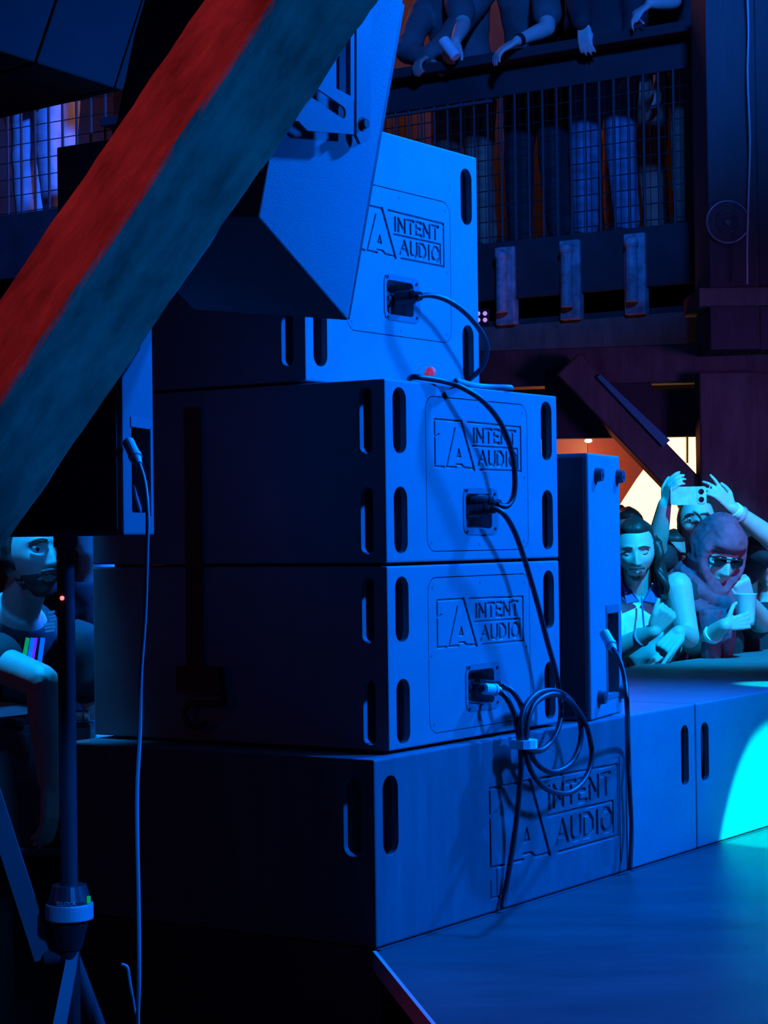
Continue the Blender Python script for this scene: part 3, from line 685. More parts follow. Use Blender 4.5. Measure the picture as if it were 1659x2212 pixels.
# balusters: each a bar
bm = BM(); box(bm, (-.004, -.004, ZFL+.0), (.004, .004, ZRT-.20)); bar_me = bpy.data.meshes.new('baluster'); bm.to_mesh(bar_me); bm.free(); bar_me.materials.append(M['rail'])
k = 0; y = .08
while y < LB and k < 110:
    link('baluster', bar_me, None, bal, (-.02, y, 0)); y += .079; k += 1
# wire mesh: stuff
bm = BM()
for j in range(9):
    z = ZFL+.05+j*.078; box(bm, (0.0, 0, z), (.004, LB, z+.005))
for j in range(int(LB/.04)):
    box(bm, (.004, j*.04, ZFL+.02), (.0065, j*.04+.0025, ZRT-.20))
tag(obj('wire_mesh', bm, M['mesh'], bal), kind='stuff')
# raised tier of the balcony further along, with its own mesh railing
ZU = BP(50, 476).z
ub = thing('raised_balcony', 'raised balcony tier with wire mesh railing far back at the upper left', 'balcony', O0+UX*(AB*S)+VX*(7.02*S), ROTZ)
LU = 4.4*S
def lu(name, lo, hi, m):
    bm = BM(); box(bm, lo, hi, .004); return obj(name, bm, M[m], ub)
lu('floor_slab', (.02, 0, ZU-.30), (2.6, LU, ZU), 'wood_dark'); lu('fascia_board', (-.03, 0, ZU-.34), (.02, LU, ZU+.04), 'railwood')
lu('top_rail', (-.10, 0, ZU+1.0), (.10, LU, ZU+1.05), 'railwood')
k = 0; y = .05
while y < LU:
    bm = BM(); box(bm, (-.006, y-.006, ZU), (.006, y+.006, ZU+1.0)); obj('baluster', bm, M['rail'], ub); y += .11
bm = BM()
for j in range(10): box(bm, (0.0, 0, ZU+.05+j*.1), (.004, LU, ZU+.055+j*.1))
tag(obj('wire_mesh', bm, M['mesh'], ub), kind='stuff')
for y in (.06, LU-.06):
    bm = BM(); box(bm, (.3, y-.06, 0), (.42, y+.06, ZU-.30)); obj('post', bm, M['timber2'], ub)
# posts under the floor, lit blue: short struts between fascia and beam
for px in (1100, 1240, 1380, 960):
    q = BP(px, 595); bb = (q-bal.location).dot(VX)
    bm = BM(); box(bm, (-.05, bb-.055, 2.70), (-.0, bb+.055, ZFL-.27+.26), .008); cyl(bm, (-.075, bb, 2.76), (-.075, bb, 3.02), .03, .028, 14); sphere(bm, (-.075, bb, 3.04), .036, 2); obj('strut', bm, M['strut'], bal)
# back wall of the balcony level and bar wall below it
M['balwall'] = mat('balcony_back_wall', (0.05, 0.04, 0.05), .85, var=.4, vscale=2)
bbox_('wall_balcony', AB+3.4, AB+3.5, bB0-3, bB1+1, 0, 6.6, 'balwall', None, True)
# amber-lit back room seen under the balcony, with big lit windows
win = thing('window_backlit', 'blazing yellow-white lit window panel behind the diagonal braces', 'window', P(1432, 1045, 10.4))
o_ = Vector(win.location); Yw = 10.4
def wq(px, py, Y=Yw): return P(px, py, Y)-o_
bm = BM(); prism(bm, [wq(x, y) for x, y in ((1300, 941), (1522, 941), (1522, 1185), (1300, 1185))], (0, .02, 0)); obj('lit_pane', bm, M['glow'], win)
for pts in (((1515, 930), (1515, 1190), (1530, 1190), (1530, 930)), ((1290, 930), (1290, 943), (1530, 943), (1530, 930)), ((1484, 941), (1484, 1000), (1487, 1000), (1487, 941))):
    bm = BM(); prism(bm, [wq(x, y, Yw-.05) for x, y in pts], (0, .04, 0)); obj('window_frame', bm, M['wood_dark'], win)
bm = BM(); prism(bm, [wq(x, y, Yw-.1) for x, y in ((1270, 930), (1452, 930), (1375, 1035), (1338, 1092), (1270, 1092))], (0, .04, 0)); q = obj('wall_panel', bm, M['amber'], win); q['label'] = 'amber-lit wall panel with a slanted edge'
bm = BM(); prism(bm, [wq(x, y, Yw-.06) for x, y in ((1270, 1090), (1344, 1090), (1395, 1135), (1460, 1185), (1460, 1300), (1270, 1300))], (0, .04, 0)); obj('wall_panel', bm, M['wood_dark'], win)
bm = BM(); prism(bm, [wq(x, y, Yw-.05) for x, y in ((1458, 1078), (1478, 1125), (1530, 1125), (1530, 1030))], (0, .03, 0)); obj('wall_panel', bm, M['wood_dark'], win)
# dark bar front left of the window, behind the slim speaker
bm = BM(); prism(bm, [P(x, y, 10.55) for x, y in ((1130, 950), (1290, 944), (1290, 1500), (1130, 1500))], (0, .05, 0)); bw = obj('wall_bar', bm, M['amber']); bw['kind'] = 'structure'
for x, y in ((1271, 952),):
    l_ = P(x, y, 10.2); bm = BM(); sphere(bm, (0, 0, 0), .014, 2, (1.4, 1, .8)); lo = obj('ceiling_lamp', bm, mat('lamp_glow', (1, .7, .5), .5, emit=(1, .6, .45), estr=5), None, l_); tag(lo, 'tiny bright pinkish lamp under the balcony left of the braces', 'lamp')
# timber frame in front of the balcony
def beam(name, p, q, w, dth, m, label=None, cat=None, kind=None, lean=None):
    p, q = Vector(p), Vector(q); c = (p+q)/2; d = (q-p).normalized(); yv = Vector((0, 1, 0)) if lean is None else Vector(lean)
    s_ = d.cross(yv).normalized()*w/2; n_ = s_.cross(d).normalized()*dth
    if n_.y < 0: n_ = -n_
    bm = BM(); prism(bm, [p+s_-c, p-s_-c, q-s_-c, q+s_-c], n_); bmesh.ops.bevel(bm, geom=list(bm.edges), offset=.006, segments=1, affect='EDGES')
    o = obj(name, bm, M[m], None, c)
    if label: tag(o, label, cat)
    if kind: o['kind'] = kind
    return o
YC = 9.0
mb = lambda x, y, Y=YC: P(x, y, Y)
beam('timber_beam', mb(980, 800, 9.4), mb(1800, 772, 9.0), .17, .2, 'timber2', 'heavy horizontal timber beam below the balcony, faintly violet', 'beam')
DB = beam('timber_brace', mb(1228, 785, 9.05), mb(1548, 1118, 9.05), .140, .16, 'timber2', 'dark diagonal timber brace crossing the lit window', 'brace')
e0, e1 = mb(1293, 812, 9.03)-DB.location, mb(1440, 958, 9.03)-DB.location; bm = BM(); w_e = Vector((.016, 0, .014)); prism(bm, [e0-w_e*.4, e0+w_e*.5, e1+w_e, e1-w_e], (0, .012, 0)); obj('edge_strip', bm, mat('painted_lit_edge', (0.04, 0.34, 0.42), .6), DB)['label'] = 'teal strip painting in the blue-lit edge'  # lit upper edge of the brace painted in as a teal strip
bm = BM(); c_ = mb(1460, 860, 9.25); prism(bm, [mb(x, y, 9.25)-c_ for x, y in ((1180, 800), (1392, 792), (1412, 842), (1530, 838), (1530, 942), (1180, 948))], (0, .08, 0)); tag(obj('header_panel', bm, M['wood_dark'], None, c_), 'dark reddish panel between the beam and the lit window', 'panel')
post = thing('timber_post', 'wide dark timber post standing right of the lit window', 'post', (mb(1580, 1100).x, mb(1580, 1100).y, 0))
pc = Vector(post.location); x0 = mb(1515, 1100).x-pc.x; x1 = mb(1632, 1100).x-pc.x; x2 = mb(1672, 1100, 9.3).x-pc.x
bm = BM(); prism(bm, [(x0, 0, 0), (x1, 0, 0), (x2, .12, 0), (x2, .16, 0), (x0, .14, 0)], (0, 0, 2.36)); bmesh.ops.bevel(bm, geom=list(bm.edges), offset=.006, segments=1, affect='EDGES'); obj('shaft', bm, M['timber2'], post)
pu = thing('upper_post', 'wide blue-lit boxed post beside the balcony with a round disc on it', 'post', (mb(1590, 600, 8.8).x, mb(1590, 600, 8.8).y, 0))
pc = Vector(pu.location); x0 = mb(1532, 600, 8.8).x-pc.x; x1 = mb(1640, 600, 8.8).x-pc.x; x2 = mb(1760, 600, 8.8).x-pc.x
zl = mb(1590, 622, 8.8).z; zt = mb(1590, -80, 8.8).z
M['postpaint'] = mat('post_paint', (0.035, 0.035, 0.038), .6, bump=.4, bscale=20, var=.25, vscale=4, aniso=(4, 4, .7))
bm = BM(); box(bm, (x0, 0, 2.44), (x1, .4, zt), .006); obj('boxed_shaft', bm, M['postpaint'], pu)
bm = BM(); box(bm, (x1+.004, .03, 2.44), (x2, .4, zt), .006); obj('side_board', bm, M['postpaint'], pu)
bm = BM(); box(bm, (x0-.05, -.03, zl-.08), (x2, .42, zl), .006); obj('ledge', bm, M['timber2'], pu)
dq = mb(1571, 480, 8.79)-pc
bm = BM()
bmesh.ops.create_cone(bm, cap_ends=True, segments=40, radius1=.088, radius2=.084, depth=.02, matrix=Matrix.Translation(dq) @ Matrix.Rotation(R(90), 4, 'X'))
disc = obj('disc', bm, M['postpaint'], pu); disc['label'] = 'round disc with raised rings'
def ring(name, r, t_, m, off):
    bm = BM(); n = 40; pts = [dq+Vector((r*math.cos(2*math.pi*k/n), -off, r*math.sin(2*math.pi*k/n))) for k in range(n)]
    rings = []
    for k in range(n):
        c = pts[k]; o = (c-dq); o.y = 0; o.normalize()
        rings.append([bm.verts.new(c+o*t_*math.cos(2*math.pi*j/8)+Vector((0, 1, 0))*t_*math.sin(2*math.pi*j/8)) for j in range(8)])
    for k in range(n):
        a, b = rings[k], rings[(k+1) % n]
        for j in range(8): bm.faces.new((a[j], b[j], b[(j+1) % 8], a[(j+1) % 8]))
    return obj(name, bm, M[m], disc, None, None, True)
ring('rim', .090, .006, 'dish', .012); ring('inner_ring', .045, .004, 'rail', .013)
bm = BM(); sphere(bm, dq-Vector((0, .012, 0)), .02, 2, (1, .5, 1)); obj('hub', bm, M['rail'], disc)
cable('cord', 'thin bright cord hanging down the boxed post at the right edge', [mb(1612, -60, 8.7), mb(1617, 60, 8.7), mb(1615, 160, 8.7), mb(1620, 300, 8.7), mb(1617, 420, 8.7), mb(1614, 520, 8.7), mb(1614, 614, 8.7)], r=.0045, m='tape', cat='cord')
# small pink lights at the balcony edge
lt = thing('led_fixture', 'four tiny pinkish lights glowing just right of the top cabinet', 'light', P(1041, 684, 9.2))
bm = BM(); box(bm, (-.035, 0, -.035), (.035, .03, .035), .004); obj('housing', bm, M['black'], lt)
for dx in (-.017, .014):
    for dz in (-.015, .014):
        bm = BM(); cyl(bm, (dx, -.004, dz), (dx, .0, dz), .010, seg=12); obj('lens', bm, M['led'], lt)
# crowd barrier behind the bass row
bar_ = thing('crowd_barrier', 'low black crowd barrier between the bass row and the crowd', 'barrier', W(1.3, 1.215, .5), ROTZ)
bar_.location.z = 0
for k in range(4):
    bm = BM(); x0 = k*1.0; box(bm, (x0+.004, 0, .04), (x0+.996, .03, 1.02), .004); obj('panel', bm, M['black'], bar_)
bm = BM(); cyl(bm, (0, .015, 1.06), (4.0, .015, 1.06), .03); obj('top_rail', bm, M['black'], bar_)
for k in range(5):
    bm = BM(); box(bm, (k-.02, .03, 0), (k+.02, .07, 1.05)); obj('post', bm, M['black'], bar_)
# distant blue-lit banner behind the hung box and lit windows of the balcony at far left
bn = P(311, 70, 12.0); bm = BM(); prism(bm, [P(x, y, 12.0)-bn for x, y in ((270, 20), (345, 10), (350, 74), (268, 74))], (0, .03, 0)); prism(bm, [P(x, y, 12.0)-bn for x, y in ((272, 76), (350, 76), (345, 130), (270, 130))], (0, .02, 0))
tag(obj('banner', bm, M['net'], None, bn), 'pale banner glimpsed between the hung box and the timber brace', 'banner')

# ------------------------------------------------------------------ road case, lower left
yc = 5.3
rc = thing('road_case', 'dark road case with metal corner fittings behind the speaker stand', 'case', (P(200, 1700, yc).x, yc, 0))
ro = Vector(rc.location)
ztop = P(100, 1550, yc).z; zbm = P(100, 1835, yc).z
xl = P(-330, 1700, yc).x-ro.x; xr = P(198, 1700, yc).x-ro.x; xm = P(158, 1700, yc).x-ro.x
M['case'] = mat('road_case_laminate', (0.05, 0.055, 0.07), .5, bump=.3, bscale=90, var=.3, vscale=10)
bm = BM(); box(bm, (xl, 0, zbm+.01), (xm, .6, ztop-.02), .004); obj('case_body', bm, M['case'], rc)
bm = BM(); box(bm, (xm+.002, -.01, zbm-.3), (xr, .6, ztop-.015), .006); obj('side_panel', bm, M['case'], rc)
bm = BM(); box(bm, (xl, -.012, ztop-.022), (P(52, 1550, yc).x-ro.x, .6, ztop), .004); obj('lid', bm, M['black'], rc)
bm = BM(); cyl(bm, (xm, -.02, ztop+.006), (xr, -.02, ztop+.006), .014, seg=16); h_ = obj('latch_roll', bm, M['chrome'], rc)
bm = BM(); cyl(bm, (xr-.016, -.02, ztop+.006), (xr-.012, -.02, ztop+.006), .0165, seg=16); obj('latch_band', bm, M['black'], h_)
bm = BM(); box(bm, (P(24, 1850, yc).x-ro.x, -.03, zbm-.01), (xm, .0, zbm+.008), .002); e_ = obj('edge_rail', bm, M['rail'], rc)
bm = BM(); box(bm, (xl, .02, .10), (xm, .58, zbm-.02), .004); obj('case_base', bm, M['black'], rc)
bm = BM(); box(bm, (P(50, 1600, yc).x-ro.x, -.014, P(50, 1600, yc).z-.03), (P(66, 1600, yc).x-ro.x, 0, P(50, 1600, yc).z+.02), .003); obj('fitting', bm, M['rail'], rc)
for cx in (xl+.08, xr-.08):
    for cy in (.08, .5):
        bm = BM(); cyl(bm, (cx-.02, cy, .05), (cx+.02, cy, .05), .05, seg=18); box(bm, (cx-.03, cy-.03, .05), (cx+.03, cy+.03, .11)); obj('caster', bm, M['black'], rc)
so = onz(20, 1520, ztop+.012); 
def sz_(x, y, h=.012): return onz(x, y, ztop+h)
q0 = P(20, 1520, yc+.05); bm = BM()
prism(bm, [P(x, y, Y)-q0 for x, y, Y in ((-60, 1556, yc+.02), (58, 1543, yc+.02), (82, 1512, yc+.30), (-60, 1462, yc+.42))], (0, 0, .004)); sh = obj('paper_sheet', bm, M['sheet'], None, q0); tag(sh, 'pale blue-lit paper sheet lying on the road case at the left edge', 'sheet')

# ------------------------------------------------------------------ people
def smoothstep(a, b, x):
    t = np.clip((x-a)/(b-a), 0, 1); return t*t*(3-2*t)
_ico = {}
def ico(sub):
    if sub not in _ico:
        bm = BM(); bmesh.ops.create_icosphere(bm, subdivisions=sub, radius=1)
        _ico[sub] = (np.array([v.co[:] for v in bm.verts]), [[v.index for v in f.verts] for f in bm.faces]); bm.free()
    return _ico[sub]
def head_shape(n, lips=True):
    x, y, z = n[:, 0], n[:, 1], n[:, 2]
    Pn = np.stack([x*.074, y*.094, z*.118], 1)
    t = smoothstep(.05, .95, -z)
    Pn[:, 0] *= 1-.30*t
    Pn[:, 1] = np.where(y > 0, Pn[:, 1]*(1-.50*t), Pn[:, 1]*(1-.04*t))
    px, pz = Pn[:, 0].copy(), Pn[:, 2].copy(); fr = (y < 0)*smoothstep(.0, .35, -y)
    g = lambda u, w: np.exp(-(u/w)**2)
    ax_ = np.abs(px)
    prof = np.clip((.016-pz)/.052, 0, 1)*smoothstep(-.052, -.040, pz)
    d = .027*g(px, .0105)*prof + .010*g(ax_-.012, .0065)*g(pz+.038, .008)
    d += -.013*g(ax_-.031, .017)*g(pz-.004, .012) + .007*g(ax_-.028, .022)*g(pz-.024, .007)
    d += .005*g(ax_-.043, .018)*g(pz+.028, .018)
    d += .0085*g(px, .021)*(g(pz+.062, .0050)+1.1*g(pz+.075, .0055)) - .007*g(px, .024)*g(pz+.068, .0028)
    d += .010*g(px, .02)*g(pz+.102, .014)
    Pn[:, 1] -= d*fr
    return Pn
def add_np(bm, co, faces, mtx):
    vs = [bm.verts.new(mtx @ Vector(c)) for c in co.tolist()]
    for f in faces: bm.faces.new([vs[i] for i in f])
def rot_to(fwd, up=(0, 0, 1)):
    """matrix taking local -Y to fwd, local Z near up"""
    y = -Vector(fwd).normalized(); z = Vector(up); z = (z-y*z.dot(y)).normalized(); x = y.cross(z)
    return Matrix((x, y, z)).transposed()
def limb(bm, pts, rad, seg=20):
    for i in range(len(pts)-1):
        cyl(bm, pts[i], pts[i+1], rad[i], rad[i+1], seg)
    for p, r in zip(pts, rad): sphere(bm, p, r*1.0, 2)
def hand(bm, wrist, d, nrm, curl=(20, 20, 20, 20), thumb=35, spread=5, side=1, sc=1.0):
    """palm from wrist along d, palm faces nrm, thumb on side*(d x nrm)"""
    d = Vector(d).normalized(); nrm = Vector(nrm); nrm = (nrm-d*nrm.dot(d)).normalized(); s = d.cross(nrm)*side
    w = Vector(wrist); L_ = .088*sc
    for k, off in enumerate((.027, .009, -.009, -.026)):
        a = w+s*off*.55*sc; b = w+d*(L_-abs(k-1.2)*.003)+s*off*sc
        limb(bm, [a, b], [.0135*sc, .0115*sc], 10)
    for k, (off, ln_) in enumerate(zip((.028, .0095, -.0095, -.027), (.074, .082, .076, .060))):
        base = w+d*L_+s*off*sc; ang = 0; p = base; pts = [p]; sp = R(spread*(1.5-k))
        for j, fr_ in enumerate((.45, .30, .25)):
            c = curl[k] if not isinstance(curl[k], tuple) else curl[k][j]
            ang += R(c)
            dd = (d*math.cos(sp)+s*math.sin(sp))
            p = p+(dd*math.cos(ang)+nrm*math.sin(ang))*ln_*fr_*sc; pts.append(p)
        limb(bm, pts, [.0092*sc, .0085*sc, .0078*sc, .0068*sc], 10)
    b0_ = w+d*.02*sc+s*.024*sc; ta = R(thumb)
    td = (d*math.cos(ta)+s*math.sin(ta)); p1 = b0_+td*.040*sc; p2 = p1+(td*.8+nrm*.45+d*.2).normalized()*.030*sc; p3 = p2+(td*.4+nrm*.5+d*.6).normalized()*.024*sc
    limb(bm, [b0_, p1, p2, p3], [.014*sc, .0115*sc, .010*sc, .0085*sc], 10)
def torso_rings(bm, rings, seg=20):
    prev = None
    for c, xa, ya in rings:
        cur = [bm.verts.new(Vector(c)+Vector(xa)*math.cos(2*math.pi*k/seg)+Vector(ya)*math.sin(2*math.pi*k/seg)) for k in range(seg)]
        if prev is None: bm.faces.new(cur)
        else:
            for k in range(seg): bm.faces.new((prev[k], cur[k], cur[(k+1) % seg], prev[(k+1) % seg]))
        prev = cur
    bm.faces.new(list(reversed(prev)))
def remesh(name, bm, vox, m, parent, smooth_it=4, factor=.5, disp=None, origin=None):
    bmesh.ops.recalc_face_normals(bm, faces=bm.faces)
    me = bpy.data.meshes.new('t'); bm.to_mesh(me); bm.free(); o = bpy.data.objects.new('t', me); COL.objects.link(o)
    md = o.modifiers.new('r', 'REMESH'); md.mode = 'VOXEL'; md.voxel_size = vox; md.use_smooth_shade = True
    if smooth_it: s_ = o.modifiers.new('s', 'SMOOTH'); s_.iterations = smooth_it; s_.factor = factor
    res = evalmods(o); bpy.data.objects.remove(o); bpy.data.meshes.remove(me)
    if disp is not None:
        amp, fr_ = disp; n = len(res.vertices); co = np.empty(n*3, np.float32); res.vertices.foreach_get('co', co); nn = np.empty(n*3, np.float32); res.vertices.foreach_get('normal', nn)
        co = co.reshape(-1, 3); nn = nn.reshape(-1, 3)
        sx = fr_ if isinstance(fr_, tuple) else (fr_,)*3
        v = np.array([noise.noise(Vector((c[0]*sx[0], c[1]*sx[1], c[2]*sx[2]))) for c in co.tolist()], np.float32)
        v = (1-2*np.abs(v))*amp
        co += nn*v[:, None]; res.vertices.foreach_set('co', co.ravel()); res.update()
    res.materials.clear()
    ob = link(name, res, m, parent, None, None, True); return ob

def mask_shell(n, mask, out_s, in_s=.90, wob=0.0, wf=30):
    """closed shell around the head: outside where mask>0, sunk into the head elsewhere"""
    base = head_shape(n); k = in_s+(out_s-in_s)*mask
    co = base*k[:, None]
    if wob:
        nz_ = np.array([noise.noise(Vector(c)*wf) for c in base.tolist()]); co *= (1+wob*nz_*mask)[:, None]
    return co

def person(name, label, J, group=None, vox=.0045, skin='skin', top=None, trousers='blackcloth', hair='dark_hair', hairstyle='short', beard=False, headrot=None, sleeves='short', closed=False, sl_len=.72, neckr=.052, hsc=1.0):
    """J: feet, pelvis, chest, neck, head centre, face dir, shoulders/elbows/wrists/hand specs, knees, ankles (all world)"""
    o = Vector(J['feet']); t = thing(name, label, 'person', o, 0, group)
    g = {k: (Vector(v)-o if isinstance(v, (Vector, tuple)) and k not in ('face', 'hup') and not k.startswith('hand') else v) for k, v in J.items() if k != 'feet'}
    sl, sr = g['shl'], g['shr']; lat = (sr-sl).normalized(); spine = (g['neck']-g['pelvis']).normalized()
    pel, nk = g['pelvis'], g['neck']; fw = spine.cross(lat).normalized()
    def rg(f, rx, ry, dy=0): return (pel.lerp(nk, f)+fw*dy, lat*rx, fw*ry)
    tr = [(-.10, .10, .09), (0, .165, .115), (.18, .155, .105), (.38, .145, .10), (.62, .17, .115), (.80, .175, .115), (.92, .12, .085), (1.0, .06, .06)]
    bm = BM(); torso_rings(bm, [rg(*a) for a in tr])
    hc = g['head']; hr = rot_to(J['face'], J.get('hup', (0, 0, 1))).to_4x4(); hm = Matrix.Translation(hc) @ hr @ Matrix.Scale(hsc, 4)
    limb(bm, [nk-spine*.02, hm @ Vector((0, .022, -.055))], [neckr+.004, neckr], 16)
    n, F_ = ico(6 if vox < .0058 else 5); add_np(bm, head_shape(n), F_, hm)
    for s_ in (-1, 1):
        sphere(bm, hm @ Vector((s_*.073, .010, -.006)), .03, 2, (.30, .55, 1), hr.to_3x3())
        if closed: sphere(bm, hm @ Vector((s_*.031, -.0675, .003)), .0145, 2)
    for a, s_ in (('l', sl), ('r', sr)):
        el, wr = g['el'+a], g['wr'+a]
        limb(bm, [s_, s_.lerp(el, .5), el, el.lerp(wr, .3), wr], [.056, .047, .041, .041, .027])
        hs = J.get('hand'+a)
        if hs: hand(bm, wr, *hs)
    hipl = pel-lat*.09; hipr = pel+lat*.09
    fx = Vector((fw.x, fw.y, 0)).normalized()
    for s_, h_ in ((-1, hipl), (1, hipr)):
        foot = Vector((h_.x, h_.y, 0))+lat*s_*.03; kn = h_.lerp(foot, .48)+fx*.03; an = foot+Vector((0, 0, .085))
        limb(bm, [h_, kn, an], [.088, .058, .040]); limb(bm, [an+Vector((0, 0, -.03)), foot+fx*.15+Vector((0, 0, .035))], [.040, .034])
        g['kn%d' % s_] = kn; g['an%d' % s_] = an; g['hip%d' % s_] = h_
    body = remesh('body', bm, vox, M[skin], t, 3, .5)
    if not closed:
        for s_ in (-1, 1):
            lid = BM(); bmesh.ops.create_icosphere(lid, subdivisions=3, radius=.0132)
            bmesh.ops.delete(lid, geom=[v for v in lid.verts if v.co.z < .0012+.10*abs(v.co.x) or v.co.y > .004], context='VERTS')
            for v in lid.verts: v.co = hm @ (v.co+Vector((s_*.031, -.0685, .004)))
            obj('eyelid', lid, M[skin], t, None, None, True)
            bm = BM(); sphere(bm, hm @ Vector((s_*.031, -.0685, .004)), .0123, 2); obj('eye', bm, M['white'], t, None, None, True)
            bm = BM(); sphere(bm, hm @ Vector((s_*.031, -.0788, .003)), .0056, 2, (1, .5, 1), hr.to_3x3()); obj('iris', bm, M['eye'], t, None, None, True)
    if top:
        tm, off, vs = top
        bm = BM(); torso_rings(bm, [rg(f, rx+off, ry+off) for f, rx, ry in tr[:-1]]+[rg(.965, .088+off*.5, .072+off*.5)])
        for a, s_ in (('l', sl), ('r', sr)):
            el, wr = g['el'+a], g['wr'+a]
            if sleeves == 'short': limb(bm, [s_, s_.lerp(el, sl_len)], [.056+off, .056+off*1.1])
            elif sleeves == 'long': limb(bm, [s_, el, wr], [.056+off, .046+off, .034+off*.8])
            else: sphere(bm, s_-lat*(.05 if a == 'r' else -.05)-spine*.02, .045+off, 2)
        remesh('shirt', bm, vs, M[tm], t, 3, .5, (.006, 9))
    if trousers:
        bm = BM(); torso_rings(bm, [rg(-.12, .11, .10), rg(-.02, .185, .13), rg(.10, .178, .122)])
        for s_ in (-1, 1): limb(bm, [g['hip%d' % s_], g['kn%d' % s_], g['an%d' % s_]+Vector((0, 0, .02))], [.10, .075, .062])
        remesh('trousers', bm, .014, M[trousers], t, 3, .5, (.005, 8))
        for s_ in (-1, 1):
            bm = BM(); foot = g['an%d' % s_]; limb(bm, [foot+Vector((0, 0, -.035)), foot+fx*.17+Vector((0, 0, -.045))], [.048, .042]); 
            for v in bm.verts: v.co.z = max(v.co.z, .004)
            obj('shoe', bm, M['black'], t, None, None, True)
    for s_ in (-1, 1):
        bm = BM(); tube(bm, [hm @ Vector((s_*a_, b_, c_)) for a_, b_, c_ in ((.012, -.0965, .0245), (.026, -.095, .0275), (.040, -.088, .0255), (.052, -.075, .018))], .003, 6, 3); obj('eyebrow', bm, M['beard'], t, None, None, True)
        if closed:
            bm = BM(); tube(bm, [hm @ Vector((s_*a_, b_, c_)) for a_, b_, c_ in ((.019, -.078, .000), (.031, -.0835, -.0045), (.044, -.076, .000))], .0013, 6, 3); obj('eyelash', bm, M['eye'], t, None, None, True)
    n5, F5 = ico(5)
    x, y, z = n5[:, 0], n5[:, 1], n5[:, 2]
    face_open = smoothstep(.10, .30, -y-.15*np.abs(z))*(1-smoothstep(.56, .70, z))
    if hairstyle:
        hm_mask = (1-face_open)*smoothstep(-.55, -.25, z+.25*(y > 0)*y)
        if hairstyle == 'bald_front': hm_mask = (1-smoothstep(-.05, .25, -y))*smoothstep(-.6, -.3, z)
        bm = BM(); add_np(bm, mask_shell(n5, hm_mask, 1.10 if hairstyle != 'cap' else 1.09, .88, .07 if hairstyle != 'cap' else 0), F5, hm)
        if hairstyle == 'long':
            for s_ in (-1, 1):
                for k in range(7):
                    y0 = -.03+k*.018; pts = []
                    for j in range(9):
                        pts.append(hm @ Vector((s_*(.074+.012*math.sin(j*1.3+k)+.004*j), y0+.012*math.cos(j*1.7+k*2), .03-.028*j)))
                    tube(bm, pts, .013, 8, 3, (.016, .010))
            for k in range(6):
                pts = [hm @ Vector((-.05+.02*k+.008*math.sin(j+k), .085+.01*math.cos(j*1.4+k), .03-.03*j)) for j in range(8)]
                tube(bm, pts, .014, 8, 3, (.017, .012))
        hh = obj('hair', bm, M['hair' if hair == 'dark_hair' else hair], t, None, None, True)
        if hairstyle == 'cap': hh.name = 'cap'
    if beard:
        lo_z = .40 if beard == 'full' else .66
        bmask = smoothstep(.05, .25, -y-.05)*smoothstep(lo_z, lo_z+.14, -z)
        mo = np.exp(-((x)/.42)**2)*np.exp(-((z+.50)/.055)**2)*(y < 0); mouth = np.exp(-(x/.30)**2)*np.exp(-((z+.60)/.06)**2)
        bmask = np.clip(bmask*(1-mouth)+.0*mo, 0, 1)
        side = smoothstep(.45, .7, np.abs(x))*smoothstep(.35, .6, -z)*(y < .25)*(y > -.8); bmask = np.maximum(bmask, side*.9)
        bm = BM(); add_np(bm, mask_shell(n5, bmask, 1.022, .94, .04, 60), F5, hm); obj('beard', bm, M['beard'], t, None, None, True)
        bm = BM(); tube(bm, [hm @ Vector(q_) for q_ in ((-.027, -.086, -.056), (-.014, -.1015, -.0525), (0, -.106, -.0515), (.014, -.1015, -.0525), (.027, -.086, -.056))], .005, 8, 4); obj('moustache', bm, M['beard'], t, None, None, True)
    return t, hm, g, body
def standing(x, y, yaw, h=1.76, lean=0.0, fz=0.0):
    """default joints for a standing figure; yaw: heading of the face"""
    f = Vector((math.cos(yaw), math.sin(yaw), 0)); l = Vector((-f.y, f.x, 0))      # l = figure's left
    k = h/1.76; o = Vector((x, y, fz))
    pel = o+Vector((0, 0, .94*k)); sp = (Vector((0, 0, 1))+f*lean).normalized(); nk = pel+sp*.54*k
    J = dict(feet=o, pelvis=pel, neck=nk, head=nk+sp*.165*k+f*.03, face=f.copy(), shr=nk-sp*.085-l*.175, shl=nk-sp*.085+l*.175)
    # in the rings lat = shr-shl ; right side of figure is -l
    for s_, a in ((1, 'l'), (-1, 'r')):
        J['el'+a] = J['sh'+a]+l*s_*.05-Vector((0, 0, .28)); J['wr'+a] = J['el'+a]+f*.12-Vector((0, 0, .22)); J['hand'+a] = ((0, 0, -1), -l*s_, (15, 15, 15, 15), 30, 4, -s_)
    return J
CURL = (35, 38, 42, 45); FIST = (80, 85, 85, 85)
# --- man in the white polo
J = dict(feet=(P(1395, 1300, 8.28).x, 8.30, 0), pelvis=(P(1395, 1300, 8.2).x, 8.22, .95), neck=P(1378, 1272, 7.84), head=P(1373, 1188, 7.74), face=(-.10, -1, -.16), hup=(-.04, 0, 1),
    shr=P(1282, 1308, 7.84), shl=P(1432, 1306, 7.90), elr=P(1318, 1412, 7.72), wrr=P(1412, 1362, 7.55), ell=P(1452, 1405, 7.98), wrl=P(1412, 1440, 7.72),
    handr=(P(1446, 1322, 7.52)-P(1412, 1362, 7.55), (-.1, .9, .3), FIST, 25, 1, 1, 1.0), handl=((-1, -.2, -.1), (0, 0, -1), (20, 20, 20, 20), 30, 3, -1, .95))
man, hm, g, _ = person('person', 'person with long dark hair and moustache in white polo raising a fist', J, vox=.0044, top=('polo', .026, .008), hairstyle='long', beard=True, closed=True)
o = Vector(man.location)
bm = BM(); nk = g['neck']
